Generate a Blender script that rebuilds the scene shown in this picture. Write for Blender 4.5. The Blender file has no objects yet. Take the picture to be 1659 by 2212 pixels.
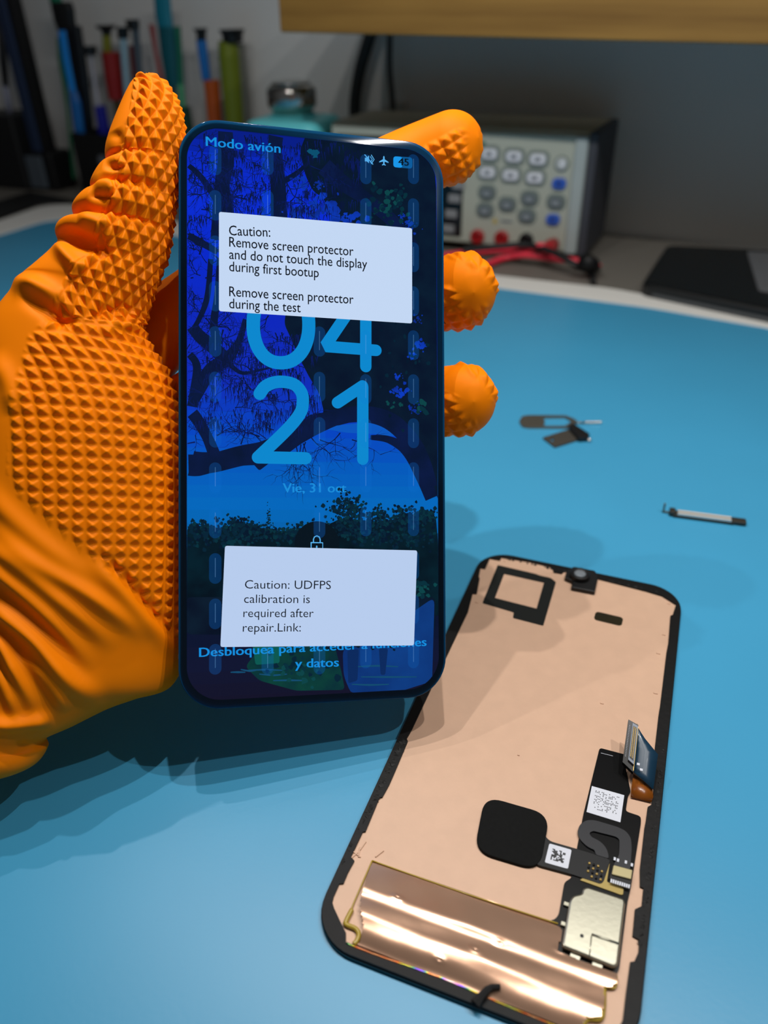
import bpy, bmesh, math, random
import numpy as np
from mathutils import Matrix, Vector
from mathutils.geometry import delaunay_2d_cdt

random.seed(7); rng = np.random.default_rng(11)
SC = bpy.context.scene
COL = SC.collection
MM = 0.001

# ------------------------------------------------------------------ camera / pose (mm, z up, mat top = 0)
F = 1661.0; CX, CY = 829.5, 1106.0
W = np.array([[0.9997, -0.0237, 0.0], [-0.0132, -0.5561, 0.8310], [-0.0197, -0.8308, -0.5562]])
CAM = np.array([0.0, 0.0, 171.65])
PP = np.array([[0.9741, 0.0197, 0.2251], [0.1740, 0.5697, -0.8032], [-0.1441, 0.8216, 0.5516]])   # phone axes (columns)
TP = np.array([-17.06, 182.44, 80.67])
PM = np.array([[0.9279, 0.3728, 0.0], [-0.3728, 0.9279, 0.0], [0, 0, 1.0]])                       # display module axes
TM = np.array([40.90, 144.64, 0.0])

def srgb(h):
    h = h.lstrip('#'); c = [int(h[i:i+2], 16)/255 for i in (0, 2, 4)]
    return tuple(x/12.92 if x <= .04045 else ((x+.055)/1.055)**2.4 for x in c)

cam_d = bpy.data.cameras.new('camera'); cam = bpy.data.objects.new('camera', cam_d); COL.objects.link(cam)
cam_d.sensor_fit = 'VERTICAL'; cam_d.sensor_height = 36.0; cam_d.sensor_width = 27.0
cam_d.lens = 36.0*F/2212.0
cam_d.clip_start = 0.005; cam_d.clip_end = 20
R = np.stack([W[:, 0], -W[:, 1], -W[:, 2]], 1)
M4 = Matrix.Identity(4)
for i in range(3):
    for j in range(3): M4[i][j] = float(R[i, j])
    M4[i][3] = float(CAM[i]*MM)
cam.matrix_world = M4
cam_d.dof.use_dof = True; cam_d.dof.focus_distance = 0.203; cam_d.dof.aperture_fstop = cam_d.lens/2.7
SC.camera = cam

SC.view_settings.view_transform = 'Standard'; SC.view_settings.look = 'None'
SC.view_settings.gamma = 1.0; SC.view_settings.use_curve_mapping = False
SC.view_settings.exposure = 0.0

wd = bpy.data.worlds.new('world'); SC.world = wd; wd.use_nodes = True
bg = wd.node_tree.nodes['Background']
AMB = 0.022; FILL = 0.09        # dim surroundings, plus fill added from behind the viewer for wall and meter
_n = wd.node_tree; _tc = _n.nodes.new('ShaderNodeTexCoord'); _sx = _n.nodes.new('ShaderNodeSeparateXYZ'); _mr = _n.nodes.new('ShaderNodeMapRange')
_n.links.new(_tc.outputs['Generated'], _sx.inputs[0]); _n.links.new(_sx.outputs[1], _mr.inputs[0])
_mr.inputs[1].default_value = 0.1; _mr.inputs[2].default_value = -0.9; _mr.inputs[3].default_value = AMB; _mr.inputs[4].default_value = FILL
bg.inputs[0].default_value = (0.95, 0.97, 1.0, 1); _n.links.new(_mr.outputs[0], bg.inputs[1])

BA = math.radians(25.0)
UV_ = np.array([math.cos(BA), -math.sin(BA), 0.0]); VV_ = np.array([math.sin(BA), math.cos(BA), 0.0])
# five small LEDs of the bench lamp above the picture, in a row parallel to the bench
LED = 0.53
for x, y, e in ((250, 129, 1.0), (134, 186, 1.0), (20, 240, 1.0), (-75, 284, .8), (-173, 329, .55)):
    ld = bpy.data.lights.new('bench_lamp_led', 'AREA'); ld.shape = 'DISK'; ld.size = 0.007
    ld.energy = LED*e; ld.color = (1.0, 0.97, 0.93)
    lo = bpy.data.objects.new('bench_lamp_led', ld); COL.objects.link(lo)
    lo.location = (x*MM, y*MM, 0.430)

# ------------------------------------------------------------------ pixel helpers (where a thing stands on its own plane)
def ray(x, y): return W @ np.array([(x-CX)/F, (y-CY)/F, 1.0])
def onz(x, y, z=0.0):
    d = ray(x, y); return CAM + d*((z-CAM[2])/d[2])
def bp(x, y, v):
    d = ray(x, y); return CAM + d*((v-CAM@VV_)/(d@VV_))
def buz(x, y, v):
    p = bp(x, y, v); return float(p@UV_), float(p[2])
CL = PP.T@(CAM-TP)
def pl(x, y, z=0.0):
    """phone-local mm of picture points on the plane z above the glass (arrays ok)"""
    x = np.asarray(x, float); y = np.asarray(y, float); z = np.asarray(z, float)
    d = np.stack([(x-CX)/F, (y-CY)/F, np.ones_like(x)], -1) @ (PP.T@W).T
    t = (z-CL[2])/d[..., 2]
    return CL + d*t[..., None]
def pl2px(P):
    q = (P-CL) @ (PP.T@W)
    return CX+F*q[..., 0]/q[..., 2], CY+F*q[..., 1]/q[..., 2]
def ml(x, y, z=1.0):
    return PM.T@(onz(x, y, z)-TM)
def P2(pts): return [tuple(pl(x, y)[:2]) for x, y in pts]
def M2(pts, z=1.0): return [tuple(ml(x, y, z)[:2]) for x, y in pts]
def Z2(pts, z=0.0): return [tuple(onz(x, y, z)[:2]) for x, y in pts]

# ------------------------------------------------------------------ materials
MATS = {}
def mat(name, col, rough=.5, metal=0.0, spec=.5, coat=0.0, var=.06, scale=60, bump=0.0, bscale=400, bdist=.0002, trans=0.0, sss=0.0):
    if name in MATS: return MATS[name]
    m = bpy.data.materials.new(name); m.use_nodes = True; nt = m.node_tree; N = nt.nodes
    b = N['Principled BSDF']; c = srgb(col) if isinstance(col, str) else col
    b.inputs['Roughness'].default_value = rough; b.inputs['Metallic'].default_value = metal
    b.inputs['Specular IOR Level'].default_value = spec; b.inputs['Coat Weight'].default_value = coat
    b.inputs['Coat Roughness'].default_value = .05
    b.inputs['Transmission Weight'].default_value = trans
    if sss: 
        b.inputs['Subsurface Weight'].default_value = sss; b.inputs['Subsurface Scale'].default_value = .002
        b.inputs['Subsurface Radius'].default_value = (1, .35, .1)
    tc = N.new('ShaderNodeTexCoord'); nz = N.new('ShaderNodeTexNoise')
    nz.inputs['Scale'].default_value = scale; nz.inputs['Detail'].default_value = 4
    nt.links.new(tc.outputs['Object'], nz.inputs['Vector'])
    rp = N.new('ShaderNodeMix'); rp.data_type = 'RGBA'
    rp.inputs[6].default_value = (*[x*(1-var) for x in c], 1); rp.inputs[7].default_value = (*[min(1, x*(1+var)) for x in c], 1)
    nt.links.new(nz.outputs['Fac'], rp.inputs[0]); nt.links.new(rp.outputs[2], b.inputs['Base Color'])
    if bump:
        n2 = N.new('ShaderNodeTexNoise'); n2.inputs['Scale'].default_value = bscale; n2.inputs['Detail'].default_value = 3
        nt.links.new(tc.outputs['Object'], n2.inputs['Vector'])
        bu = N.new('ShaderNodeBump'); bu.inputs['Strength'].default_value = bump; bu.inputs['Distance'].default_value = bdist
        nt.links.new(n2.outputs['Fac'], bu.inputs['Height']); nt.links.new(bu.outputs['Normal'], b.inputs['Normal'])
    MATS[name] = m; return m
def emat(name, col, s=1.0, var=0.0, col2=None, scale=80):
    """a lit patch of the phone's screen"""
    if name in MATS: return MATS[name]
    m = bpy.data.materials.new(name); m.use_nodes = True; nt = m.node_tree; N = nt.nodes; N.clear()
    o = N.new('ShaderNodeOutputMaterial'); e = N.new('ShaderNodeEmission'); e.inputs[1].default_value = s
    c = srgb(col); e.inputs[0].default_value = (*c, 1)
    if col2:
        tc = N.new('ShaderNodeTexCoord'); nz = N.new('ShaderNodeTexNoise'); nz.inputs['Scale'].default_value = scale; nz.inputs['Detail'].default_value = 5
        nt.links.new(tc.outputs['Object'], nz.inputs['Vector'])
        r = N.new('ShaderNodeValToRGB'); r.color_ramp.elements[0].position = .35; r.color_ramp.elements[1].position = .65
        r.color_ramp.elements[0].color = (*c, 1); r.color_ramp.elements[1].color = (*srgb(col2), 1)
        nt.links.new(nz.outputs['Fac'], r.inputs[0]); nt.links.new(r.outputs[0], e.inputs[0])
    nt.links.new(e.outputs[0], o.inputs[0]); MATS[name] = m; return m

# ------------------------------------------------------------------ mesh helpers (all mm)
class MB:
    def __init__(s): s.v = []; s.f = []; s.m = []; s.n = 0; s.mats = []; s.sm = []
    def add(s, vf, m, smooth=False):
        v, f = vf; v = np.asarray(v, float).reshape(-1, 3)
        if m not in s.mats: s.mats.append(m)
        k = s.mats.index(m)
        s.v.append(v)
        for q in f: s.f.append([i+s.n for i in q])
        s.m += [k]*len(f); s.sm += [smooth]*len(f); s.n += len(v); return s
    def build(s, name, parent=None, loc=None, rot=None, label=None):
        me = bpy.data.meshes.new(name)
        v = np.concatenate(s.v)
        if loc is not None:
            v = v-np.asarray(loc)
            if rot is not None: v = v@np.asarray(rot)
        me.from_pydata((v*MM).tolist(), [], s.f)
        for m in s.mats: me.materials.append(m)
        me.polygons.foreach_set('material_index', s.m)
        me.polygons.foreach_set('use_smooth', s.sm)
        me.update()
        o = bpy.data.objects.new(name, me); COL.objects.link(o)
        if parent: o.parent = parent
        if loc is not None:
            o.location = Vector([float(x)*MM for x in loc])
            if rot is not None:
                o.rotation_euler = Matrix([[float(x) for x in r] for r in rot]).to_euler()
        if label: o['label'] = label
        return o
def tag(o, label, cat, group=None, kind=None):
    if label: o['label'] = label
    if cat: o['category'] = cat
    if group: o['group'] = group
    if kind: o['kind'] = kind
    return o
def thing(name, loc, rot=None):
    o = bpy.data.objects.new(name, None); COL.objects.link(o); o.empty_display_size = .01
    o.location = Vector([float(x)*MM for x in loc])
    if rot is not None: o.rotation_euler = Matrix([[float(x) for x in r] for r in rot]).to_euler()
    return o
BR = np.stack([UV_, VV_, [0, 0, 1.0]], 1)                     # bench axes as columns

def from_bm(bm):
    bm.verts.index_update()
    v = [tuple(x.co) for x in bm.verts]; f = [[x.index for x in p.verts] for p in bm.faces]
    bm.free(); return v, f
def box(x0, x1, y0, y1, z0, z1, bev=0, seg=3):
    bm = bmesh.new(); bmesh.ops.create_cube(bm, size=1.0)
    for v in bm.verts:
        v.co = Vector(((x0+x1)/2+v.co.x*(x1-x0), (y0+y1)/2+v.co.y*(y1-y0), (z0+z1)/2+v.co.z*(z1-z0)))
    if bev: bmesh.ops.bevel(bm, geom=bm.edges[:], offset=bev, segments=seg, affect='EDGES', profile=.5)
    return from_bm(bm)
def prism(poly, z0, z1, holes=(), bev=0):
    bm = bmesh.new(); es = []
    for loop in [poly]+list(holes):
        vs = [bm.verts.new((x, y, z0)) for x, y in loop]
        es += [bm.edges.new((vs[i], vs[(i+1) % len(vs)])) for i in range(len(vs))]
    if holes:
        r = bmesh.ops.triangle_fill(bm, use_beauty=True, use_dissolve=False, edges=es)
    else:
        r = bmesh.ops.contextual_create(bm, geom=es)
    bm.faces.ensure_lookup_table()
    bmesh.ops.recalc_face_normals(bm, faces=bm.faces[:])
    if abs(z1-z0) > 1e-9:
        r = bmesh.ops.extrude_face_region(bm, geom=bm.faces[:])
        for g in r['geom']:
            if isinstance(g, bmesh.types.BMVert): g.co.z = z1
        bmesh.ops.recalc_face_normals(bm, faces=bm.faces[:])
        if bev:
            ed = [e for e in bm.edges if e.is_manifold and abs(e.verts[0].co.z-z1) < 1e-6 and abs(e.verts[1].co.z-z1) < 1e-6 and e.calc_face_angle(0) > .5]
            bmesh.ops.bevel(bm, geom=ed, offset=bev, segments=2, affect='EDGES', profile=.5)
    else:
        for f in bm.faces:
            if f.normal.z < 0: f.normal_flip()
    return from_bm(bm)
def rr(cx, cy, w, h, r, n=8, rot=0.0):
    pts = []
    for k, (sx, sy) in enumerate(((1, 1), (-1, 1), (-1, -1), (1, -1))):
        for i in range(n+1):
            a = math.pi/2*(k+i/n); pts.append((sx*(w/2-r)+r*math.cos(a), sy*(h/2-r)+r*math.sin(a)))
    c, s = math.cos(rot), math.sin(rot)
    return [(cx+x*c-y*s, cy+x*s+y*c) for x, y in pts]
def rpoly(pts, r, n=4):
    """round the corners of a polygon"""
    out = []; k = len(pts)
    for i in range(k):
        p = np.array(pts[i]); a = np.array(pts[i-1])-p; b = np.array(pts[(i+1) % k])-p
        la, lb = np.linalg.norm(a), np.linalg.norm(b); q = min(r, la*.45, lb*.45)
        a = p+a/la*q; b = p+b/lb*q
        for j in range(n+1):
            t = j/n; out.append(tuple((1-t)**2*a+2*t*(1-t)*p+t*t*b))
    return out
def catmull(pts, n=12, closed=False):
    P = np.asarray(pts, float); out = []; k = len(P)
    for i in range(k if closed else k-1):
        if closed: p0, p1, p2, p3 = P[i-1], P[i], P[(i+1) % k], P[(i+2) % k]
        else: p0, p1, p2, p3 = P[max(i-1, 0)], P[i], P[i+1], P[min(i+2, k-1)]
        for j in range(n):
            t = j/n
            out.append(.5*((2*p1)+(p2-p0)*t+(2*p0-5*p1+4*p2-p3)*t*t+(3*p1-p0-3*p2+p3)*t**3))
    if not closed: out.append(P[-1])
    return np.array(out)
def tube(pts, r, n=12, cap=True):
    P = np.asarray(pts, float); k = len(P); r = np.broadcast_to(np.asarray(r, float), (k,))
    T = np.gradient(P, axis=0); T /= np.linalg.norm(T, axis=1)[:, None]+1e-12
    a = np.array([0, 0, 1.0]) if abs(T[0][2]) < .9 else np.array([1.0, 0, 0])
    V = []; f = []
    for i in range(k):
        a = a-T[i]*(a@T[i]); a /= np.linalg.norm(a); b = np.cross(T[i], a)
        for j in range(n):
            t = 2*math.pi*j/n; V.append(P[i]+r[i]*(a*math.cos(t)+b*math.sin(t)))
    for i in range(k-1):
        for j in range(n): f.append([i*n+j, i*n+(j+1) % n, (i+1)*n+(j+1) % n, (i+1)*n+j])
    if cap: f.append(list(range(n))[::-1]); f.append([(k-1)*n+j for j in range(n)])
    return V, f
def lathe(prof, n=32, c=(0, 0, 0)):
    V = []; f = []; k = len(prof)
    for r, z in prof:
        for j in range(n):
            t = 2*math.pi*j/n; V.append((c[0]+r*math.cos(t), c[1]+r*math.sin(t), c[2]+z))
    for i in range(k-1):
        for j in range(n): f.append([i*n+j, i*n+(j+1) % n, (i+1)*n+(j+1) % n, (i+1)*n+j])
    f.append(list(range(n))[::-1]); f.append([(k-1)*n+j for j in range(n)])
    return V, f
def xf(vf, Mx=None, t=(0, 0, 0)):
    v = np.asarray(vf[0], float)
    if Mx is not None: v = v@np.asarray(Mx).T
    return v+np.asarray(t), vf[1]
def loftrings(rings):
    n = len(rings[0]); V = [p for r in rings for p in r]; f = []
    for i in range(len(rings)-1):
        for j in range(n): f.append([i*n+j, i*n+(j+1) % n, (i+1)*n+(j+1) % n, (i+1)*n+j])
    f.append(list(range(n))[::-1]); f.append([(len(rings)-1)*n+j for j in range(n)])
    return V, f
def ribbon(pts, wid, z, n=8):
    """flat strip along points (mm)"""
    w = np.interp(np.linspace(0, 1, (len(pts)-1)*n+1), np.linspace(0, 1, len(pts)), wid)
    P = catmull(np.asarray(pts, float)[:, :2], n); T = np.gradient(P, axis=0); T /= np.linalg.norm(T, axis=1)[:, None]+1e-9
    N = np.stack([-T[:, 1], T[:, 0]], 1); k = len(P)
    V = [(x, y, z) for x, y in P+N*w[:, None]/2]+[(x, y, z) for x, y in P-N*w[:, None]/2]
    return V, [[k+i, k+i+1, i+1, i] for i in range(k-1)]
def stroke(pts, wid, z, n=10):
    """flat strip with round ends"""
    P = np.asarray(pts, float); T0 = P[0]-P[1]; T1 = P[-1]-P[-2]
    V = []; f = []
    T = np.gradient(P, axis=0); T /= np.linalg.norm(T, axis=1)[:, None]+1e-9
    N = np.stack([-T[:, 1], T[:, 0]], 1); k = len(P)
    V = [(x, y, z) for x, y in P+N*wid/2]+[(x, y, z) for x, y in P-N*wid/2]
    f = [[k+i, k+i+1, i+1, i] for i in range(k-1)]
    for p, t in ((P[0], T0), (P[-1], T1)):
        a = math.atan2(t[1], t[0]); b = len(V)
        V += [(p[0]+wid/2*math.cos(a-math.pi/2+math.pi*j/n), p[1]+wid/2*math.sin(a-math.pi/2+math.pi*j/n), z) for j in range(n+1)]
        f.append(list(range(b, b+n+1)))
    return V, f
def text2d(body, bold=0.0):
    cu = bpy.data.curves.new('lettering', 'FONT'); cu.body = body; cu.resolution_u = 3; cu.offset = bold
    o = bpy.data.objects.new('lettering', cu); COL.objects.link(o)
    dg = bpy.context.evaluated_depsgraph_get(); dg.update()
    me = o.evaluated_get(dg).to_mesh()
    v = np.array([tuple(x.co) for x in me.vertices]); f = [list(p.vertices) for p in me.polygons]
    o.evaluated_get(dg).to_mesh_clear(); bpy.data.objects.remove(o); bpy.data.curves.remove(cu)
    return v, f
CAPH = None
def text(body, p0, p1, cap, z, bold=0.0):
    """letters whose baseline runs from p0 to p1 (mm, 2-D), capital height cap mm"""
    global CAPH
    if CAPH is None: CAPH = text2d('H')[0][:, 1].max()
    v, f = text2d(body, bold)
    p0 = np.array(p0[:2]); p1 = np.array(p1[:2]); x0, x1 = v[:, 0].min(), v[:, 0].max()
    d = (p1-p0)/(x1-x0); n = np.array([-d[1], d[0]]); n /= np.linalg.norm(n); s = cap/CAPH
    out = [(*(p0+d*(x-x0)+n*s*y), z) for x, y, _ in v]
    return out, f

def inpoly(poly, X, Y):
    P = np.array(poly, float); ins = np.zeros(X.shape, bool); j = len(P)-1
    for i in range(len(P)):
        c = ((P[i, 1] > Y) != (P[j, 1] > Y)) & (X < (P[j, 0]-P[i, 0])*(Y-P[i, 1])/(P[j, 1]-P[i, 1]+1e-12)+P[i, 0]); ins ^= c; j = i
    return ins

# ------------------------------------------------------------------ the setting
# wall: a little out of parallel with the bench
wa = math.atan(-.055); wu = UV_*math.cos(wa)+VV_*math.sin(wa); wv = VV_*math.cos(wa)-UV_*math.sin(wa)
WR = np.stack([wu, wv, [0, 0, 1.0]], 1); WO = VV_*697
b = MB(); b.add(box(-1700, 1100, 0, 60, -760, 1500), mat('wall_paint', '#e2e2e0', .85, spec=.2, var=.04, scale=6))
o = b.build('wall_back', loc=(0, 0, 0)); o.location = Vector(WO*MM); o.rotation_euler = Matrix(WR.tolist()).to_euler(); o['kind'] = 'structure'
b = MB(); b.add(box(-1700, 1100, -1200, 0, -780, -760), mat('floor_tile', '#6a6865', .6)); o = b.build('floor')
o.location = Vector(WO*MM); o.rotation_euler = Matrix(WR.tolist()).to_euler(); o['kind'] = 'structure'

# workbench
t = thing('workbench', WO+np.array([0, 0, -760]), WR)
tag(t, 'pale grey workbench standing against the wall under the blue mat', 'workbench')
b = MB(); b.add(box(-1350, 700, -900, -1, 734, 758, 1.5), mat('bench_laminate', '#77736c', .55, var=.05, scale=20)); b.build('worktop', t)
for x in (-1300, 650):
    for y in (-850, -50):
        b = MB(); b.add(box(x-22, x+22, y-22, y+22, 0, 734), mat('bench_leg_steel', '#5a5c60', .5)); b.build('leg', t)

# silicone work mat
outer = Z2([(1659, 685), (1312, 623), (1069, 596), (157, 442), (110, 444), (81, 449), (0, 477)])
inner = Z2([(1659, 710), (1400, 665), (1074, 623), (175, 476), (140, 474.5), (95, 479), (0, 508.6)])
outer = [(430, 320)]+outer+[(-470, 600), (-560, 330), (-470, -60), (480, -60)]
inner = [(392, 318)]+inner+[(-440, 600), (-525, 330), (-450, -30), (450, -30)]
t = thing('silicone_work_mat', (0, 200, -1.98)); tag(t, 'large blue silicone mat with a white rim lying on the bench', 'mat')
TL_ = (0, 200, -1.98)
b = MB(); b.add(prism(rpoly(inner, 10), -1.9, 0), mat('mat_blue', '#42a0cc', .38, spec=.5, var=.07, scale=14, bump=.15, bscale=900, bdist=.0001)); b.v = [v-np.array(TL_) for v in b.v]; b.build('mat_surface', t)
b = MB(); b.add(prism(rpoly(outer, 10), -1.9, .5, [rpoly(inner, 10)]), mat('mat_rim_white', '#f0efea', .55, var=.02)); b.v = [v-np.array(TL_) for v in b.v]; b.build('rim', t, label='white raised rim')

# wooden shelf board
SHV = 533; p0 = bp(605, 70, SHV); p1 = bp(1659, 97, SHV); u0, z0 = p0@UV_, p0[2]; u1, z1 = p1@UV_, p1[2]
sl = (z1-z0)/(u1-u0)
base = UV_*u0+VV_*SHV+np.array([0, 0, z0])
R2 = BR@np.array([[math.cos(math.atan(sl)), 0, -math.sin(math.atan(sl))], [0, 1, 0], [math.sin(math.atan(sl)), 0, math.cos(math.atan(sl))]])
wood = mat('shelf_wood', '#b4863a', .5, var=.1)
nt = wood.node_tree; tc = nt.nodes.new('ShaderNodeTexCoord'); mp = nt.nodes.new('ShaderNodeMapping'); mp.inputs['Scale'].default_value = (1.2, 5, 22)
w2 = nt.nodes.new('ShaderNodeTexNoise'); w2.inputs['Scale'].default_value = 6; w2.inputs['Detail'].default_value = 6
rp = nt.nodes.new('ShaderNodeValToRGB'); rp.color_ramp.elements[0].position = .3; rp.color_ramp.elements[1].position = .7
rp.color_ramp.elements[0].color = (*srgb('#7f5a22'), 1); rp.color_ramp.elements[1].color = (*srgb('#9c7434'), 1)
nt.links.new(tc.outputs['Object'], mp.inputs[0]); nt.links.new(mp.outputs[0], w2.inputs['Vector']); nt.links.new(w2.outputs['Fac'], rp.inputs[0])
nt.links.new(rp.outputs[0], nt.nodes['Principled BSDF'].inputs['Base Color'])
b = MB(); b.add(box(0, 850, 0, 140, 0, 46, 1.2), wood)
o = b.build('wooden_shelf'); o.location = Vector(base*MM); o.rotation_euler = Matrix(R2.tolist()).to_euler()
tag(o, 'thick yellowish wooden shelf board on the wall above the bench meter', 'shelf')

BLK = mat('black_plastic', '#0b0b0d', .5, spec=.4); DK = mat('dark_rubber', '#17181a', .7)
# ------------------------------------------------------------------ bench meter
MV = 608.0
def mp_(x, y): return buz(x, y, MV)
mu0 = mp_(713, 262)[0]; mu1 = mp_(1243, 540)[0]+5
mc = (mu0+mu1)/2; mtop = 90.0
t = thing('bench_multimeter', UV_*mc+VV_*MV+np.array([0, 0, -2.0]), BR)
tag(t, 'pale grey bench multimeter with round buttons and red sockets under the shelf', 'multimeter')
PAN = mat('meter_panel', '#b3b8ab', .55, var=.03); CASE = mat('meter_case', '#b9b29c', .6, var=.03); STRIP = mat('meter_frame', '#a9b4b4', .5)
b = MB(); b.add(box(mu0-mc, mu1-mc, 1, 78, 6, mtop+2, 3), CASE); b.build('case', t)
for sx in (mu0-mc+14, mu1-mc-14):
    for y in (12, 66):
        b = MB(); b.add(lathe([(5, 0), (6, 6.5)], 16, (sx, y, 0)), DK); b.build('foot', t)
def mloc(x, y): u, z = mp_(x, y); return u-mc, z+2
b = MB(); b.add(box(mu0-mc+2, mu1-mc-3, -2, 2, 8, mtop-1, 1), PAN); fp = b.build('front_panel', t)
b = MB(); xr, _ = mloc(1262, 420); b.add(box(mu1-mc-13, mu1-mc-4, -4.5, 1, 7, mtop-1, 1.5), STRIP); b.build('frame_strip', t)
b = MB(); b.add(box(mu1-mc-4, mu1-mc+3, -3, 74, 5, mtop+2, 2), mat('meter_bumper', '#3c3e46', .6)); b.build('side_bumper', t, label='dark side bumper')
xl, zl = mloc(728, 278); xr, zr = mloc(1003, 560)
b = MB(); b.add(box(xl, mloc(1000, 460)[0], -3.2, 0, 12, 83, 1), mat('meter_window', '#07090b', .25)); dw = b.build('display_window', t, label='black display window')
for x, y in ((993, 398), (985, 427), (978, 460), (972, 492)):
    u, z = mloc(x, y); b = MB(); b.add(box(u-5, u+5, -4.6, -3, z-3.2, z+3.2, .8), mat('soft_key', '#8a8d90', .6)); b.build('soft_key', dw)
KW = mat('key_white', '#e3e6ee', .5); KG = mat('key_ring', '#7c8782', .6); KK = mat('key_grey', '#5e6a70', .6); KB = mat('key_blue', '#2f5fc4', .5); KD = mat('key_print', '#6d747c', .6)
ROT = [[1, 0, 0], [0, 0, -1], [0, 1, 0]]      # xy polygon -> upright panel, thickness towards the viewer
def onpanel(poly, d0, d1): return xf(prism(poly, d0, d1, bev=min(.5, abs(d1-d0)*.4)), ROT)
def key(x, y, w, h, m, r, ring=True, nm='key'):
    u, z = mloc(x, y); b = MB()
    if ring: b.add(onpanel(rr(u, z, w+5, h+5, r+2), 2, 2.8), KG)
    b.add(onpanel(rr(u, z, w, h, r), 2, 4.4), m)
    if m is KW: b.add(onpanel(rr(u, z, w*.42, h*.34, .4), 4.3, 4.5), KD)
    elif m is KB: b.add(onpanel(rr(u, z, w*.3, h*.5, .4), 4.3, 4.5), mat('key_navy', '#1b2f86', .6))
    elif m is KK: b.add(onpanel(rr(u, z-.5, w*.6, h*.5, .4), 4.3, 4.5), mat('key_label', '#8b949a', .6))
    return b.build(nm, fp)
for x, y in ((1060, 331), (1113, 336.7), (1164.5, 342.5), (1055.7, 371), (1106, 377), (1157.6, 382.5)): key(x, y, 11.5, 7, KW, 2.6)
for x, y in ((1054.5, 414.6), (1098, 440), (1146, 427), (1203, 435), (1050, 452.4), (1140, 465)): key(x, y, 10, 7, KK, 3.3)
for x, y in ((1210, 395), (1196.5, 472)): key(x, y, 10.5, 7.4, KB, 3.4, False)
b = MB(); u, z = mloc(1215, 352); b.add(onpanel(rr(u, z, 11, 11, 5.4), 2, 3), KG); b.add(onpanel(rr(u, z, 8.5, 8.5, 4.2), 3, 4.2), mat('key_power', '#b9c0c0', .5))
b.add(onpanel(rr(u+1, z, 3.5, 5, 1.6), 4.1, 4.5), KW); b.build('power_key', fp)
RD = mat('socket_red', '#a30f12', .45)
for x, y, m in ((1034, 509, RD), (1086, 512, RD), (1139, 517, BLK)):
    u, z = mloc(x, y); b = MB()
    b.add(xf(lathe([(5.6, 2), (5.6, 4.5), (4.6, 5.2), (2.4, 5.2), (2.4, 3)], 24), ROT, (u, 0, z)), m); b.build('socket', fp)
u, z = mloc(1080, 476); b = MB(); b.add(onpanel([(u-6, z-2), (u-1, z-2), (u-3.5, z+2.4)], 2, 2.2), mat('warning_yellow', '#c2a940', .6)); b.add(onpanel(rr(u+6, z, 9, 1.6, .5), 2, 2.2), KD); b.build('warning_mark', fp)
u, z = mloc(1046, 316); b = MB(); b.add(onpanel(rr(u-1, z, 5, 7, 1), 2, 2.3), mat('sticker_green', '#0d6a48', .5)); b.build('sticker', fp, label='small green sticker')

# leads
def lead(name, pts, r, m, label, zs=None):
    P = [onz(x, y, z) for x, y, z in pts]; P = catmull(P, 10); b = MB(); b.add(tube(P, r, 12), m, True)
    o = b.build(name, loc=tuple(P[0])); return tag(o, label, 'cable')
RL = mat('lead_red', '#f2384f', .45); KL = mat('lead_black', '#131416', .5)
pu = bp(1192, 531, MV-8)
b = MB(); d = -VV_
b.add(tube([pu-d*9, pu+d*2, pu+d*3, pu+d*14, pu+d*20], [4.4, 5.2, 6, 5, 2.4], 16), mat('plug_red', '#b3141c', .45), True)
P = [pu+d*18, onz(1168, 531, 16), onz(1130, 541, 9), onz(1060, 542, 3.2), onz(985, 549, 1.5), onz(880, 565, 1.2), onz(760, 600, 1.2)]
b.add(tube(catmull(P, 10), 2.5, 12), RL, True)
o = b.build('test_lead', loc=tuple(pu)); tag(o, 'red test lead plugged into the right-hand socket of the meter', 'cable')
lead('test_lead', [(985, 600, 1), (1050, 573, 1.2), (1090, 557, 3.0), (1135, 551, 6.5), (1200, 559, 6.5), (1250, 565, 6.5), (1297, 578, 3.5)], 2.5, RL, 'red test lead curving round in front of the meter to its right corner')
lead('test_lead', [(1000, 540, 12), (1080, 532, 13), (1139, 529, 15), (1190, 543, 14), (1240, 570, 9), (1275, 590, 2), (1282, 610, 1)], 2.2, KL, 'black test lead crossing over the red ones in front of the meter')
a_, c_ = onz(1290, 582, 4), onz(1262, 560, 14); b = MB(); b.add(tube([a_, a_*.6+c_*.4, c_], [3, 6, 5], 14), BLK, True)
o = b.build('probe_plug', loc=tuple(a_)); tag(o, 'black shrouded plug lying at the right foot of the meter', 'plug')

# black cables hanging behind the shelf
def wallcable(pts, w, v, label):
    P = catmull([bp(x, y, v) for x, y in pts], 10); dep = (W.T@(P[len(P)//2]-CAM))[2]
    b = MB(); b.add(tube(P, w*dep/F/2, 14), KL, True); o = b.build('power_cable', loc=tuple(P[-1])); return tag(o, label, 'cable')
wallcable([(812, 40), (797, 85), (778, 150), (768, 210), (767, 250), (772, 290), (790, 330)], 26, 700, 'thick black cable curving down the wall behind the shelf')
wallcable([(842, 40), (842, 90), (842, 150), (847, 210), (850, 262), (852, 330)], 12, 694, 'thin black cable hanging straight down beside the thicker one')
u, z = buz(835, 252, 702); b = MB(); b.add(xf(prism(rpoly([(-15, -20), (15, -20), (15, 12), (8, 12), (-2, 9), (-12, 1), (-15, -8)], 5), 0, 14, bev=2), ROT), mat('socket_plastic', '#c9c7c2', .5))
o = b.build('power_adapter', loc=(0, 0, 0)); o.location = Vector((UV_*u+VV_*719+np.array([0, 0, z]))*MM); o.rotation_euler = Matrix(BR.tolist()).to_euler()
tag(o, 'pale grey plug-in adapter on the wall behind the thin black cable', 'adapter')

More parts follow.
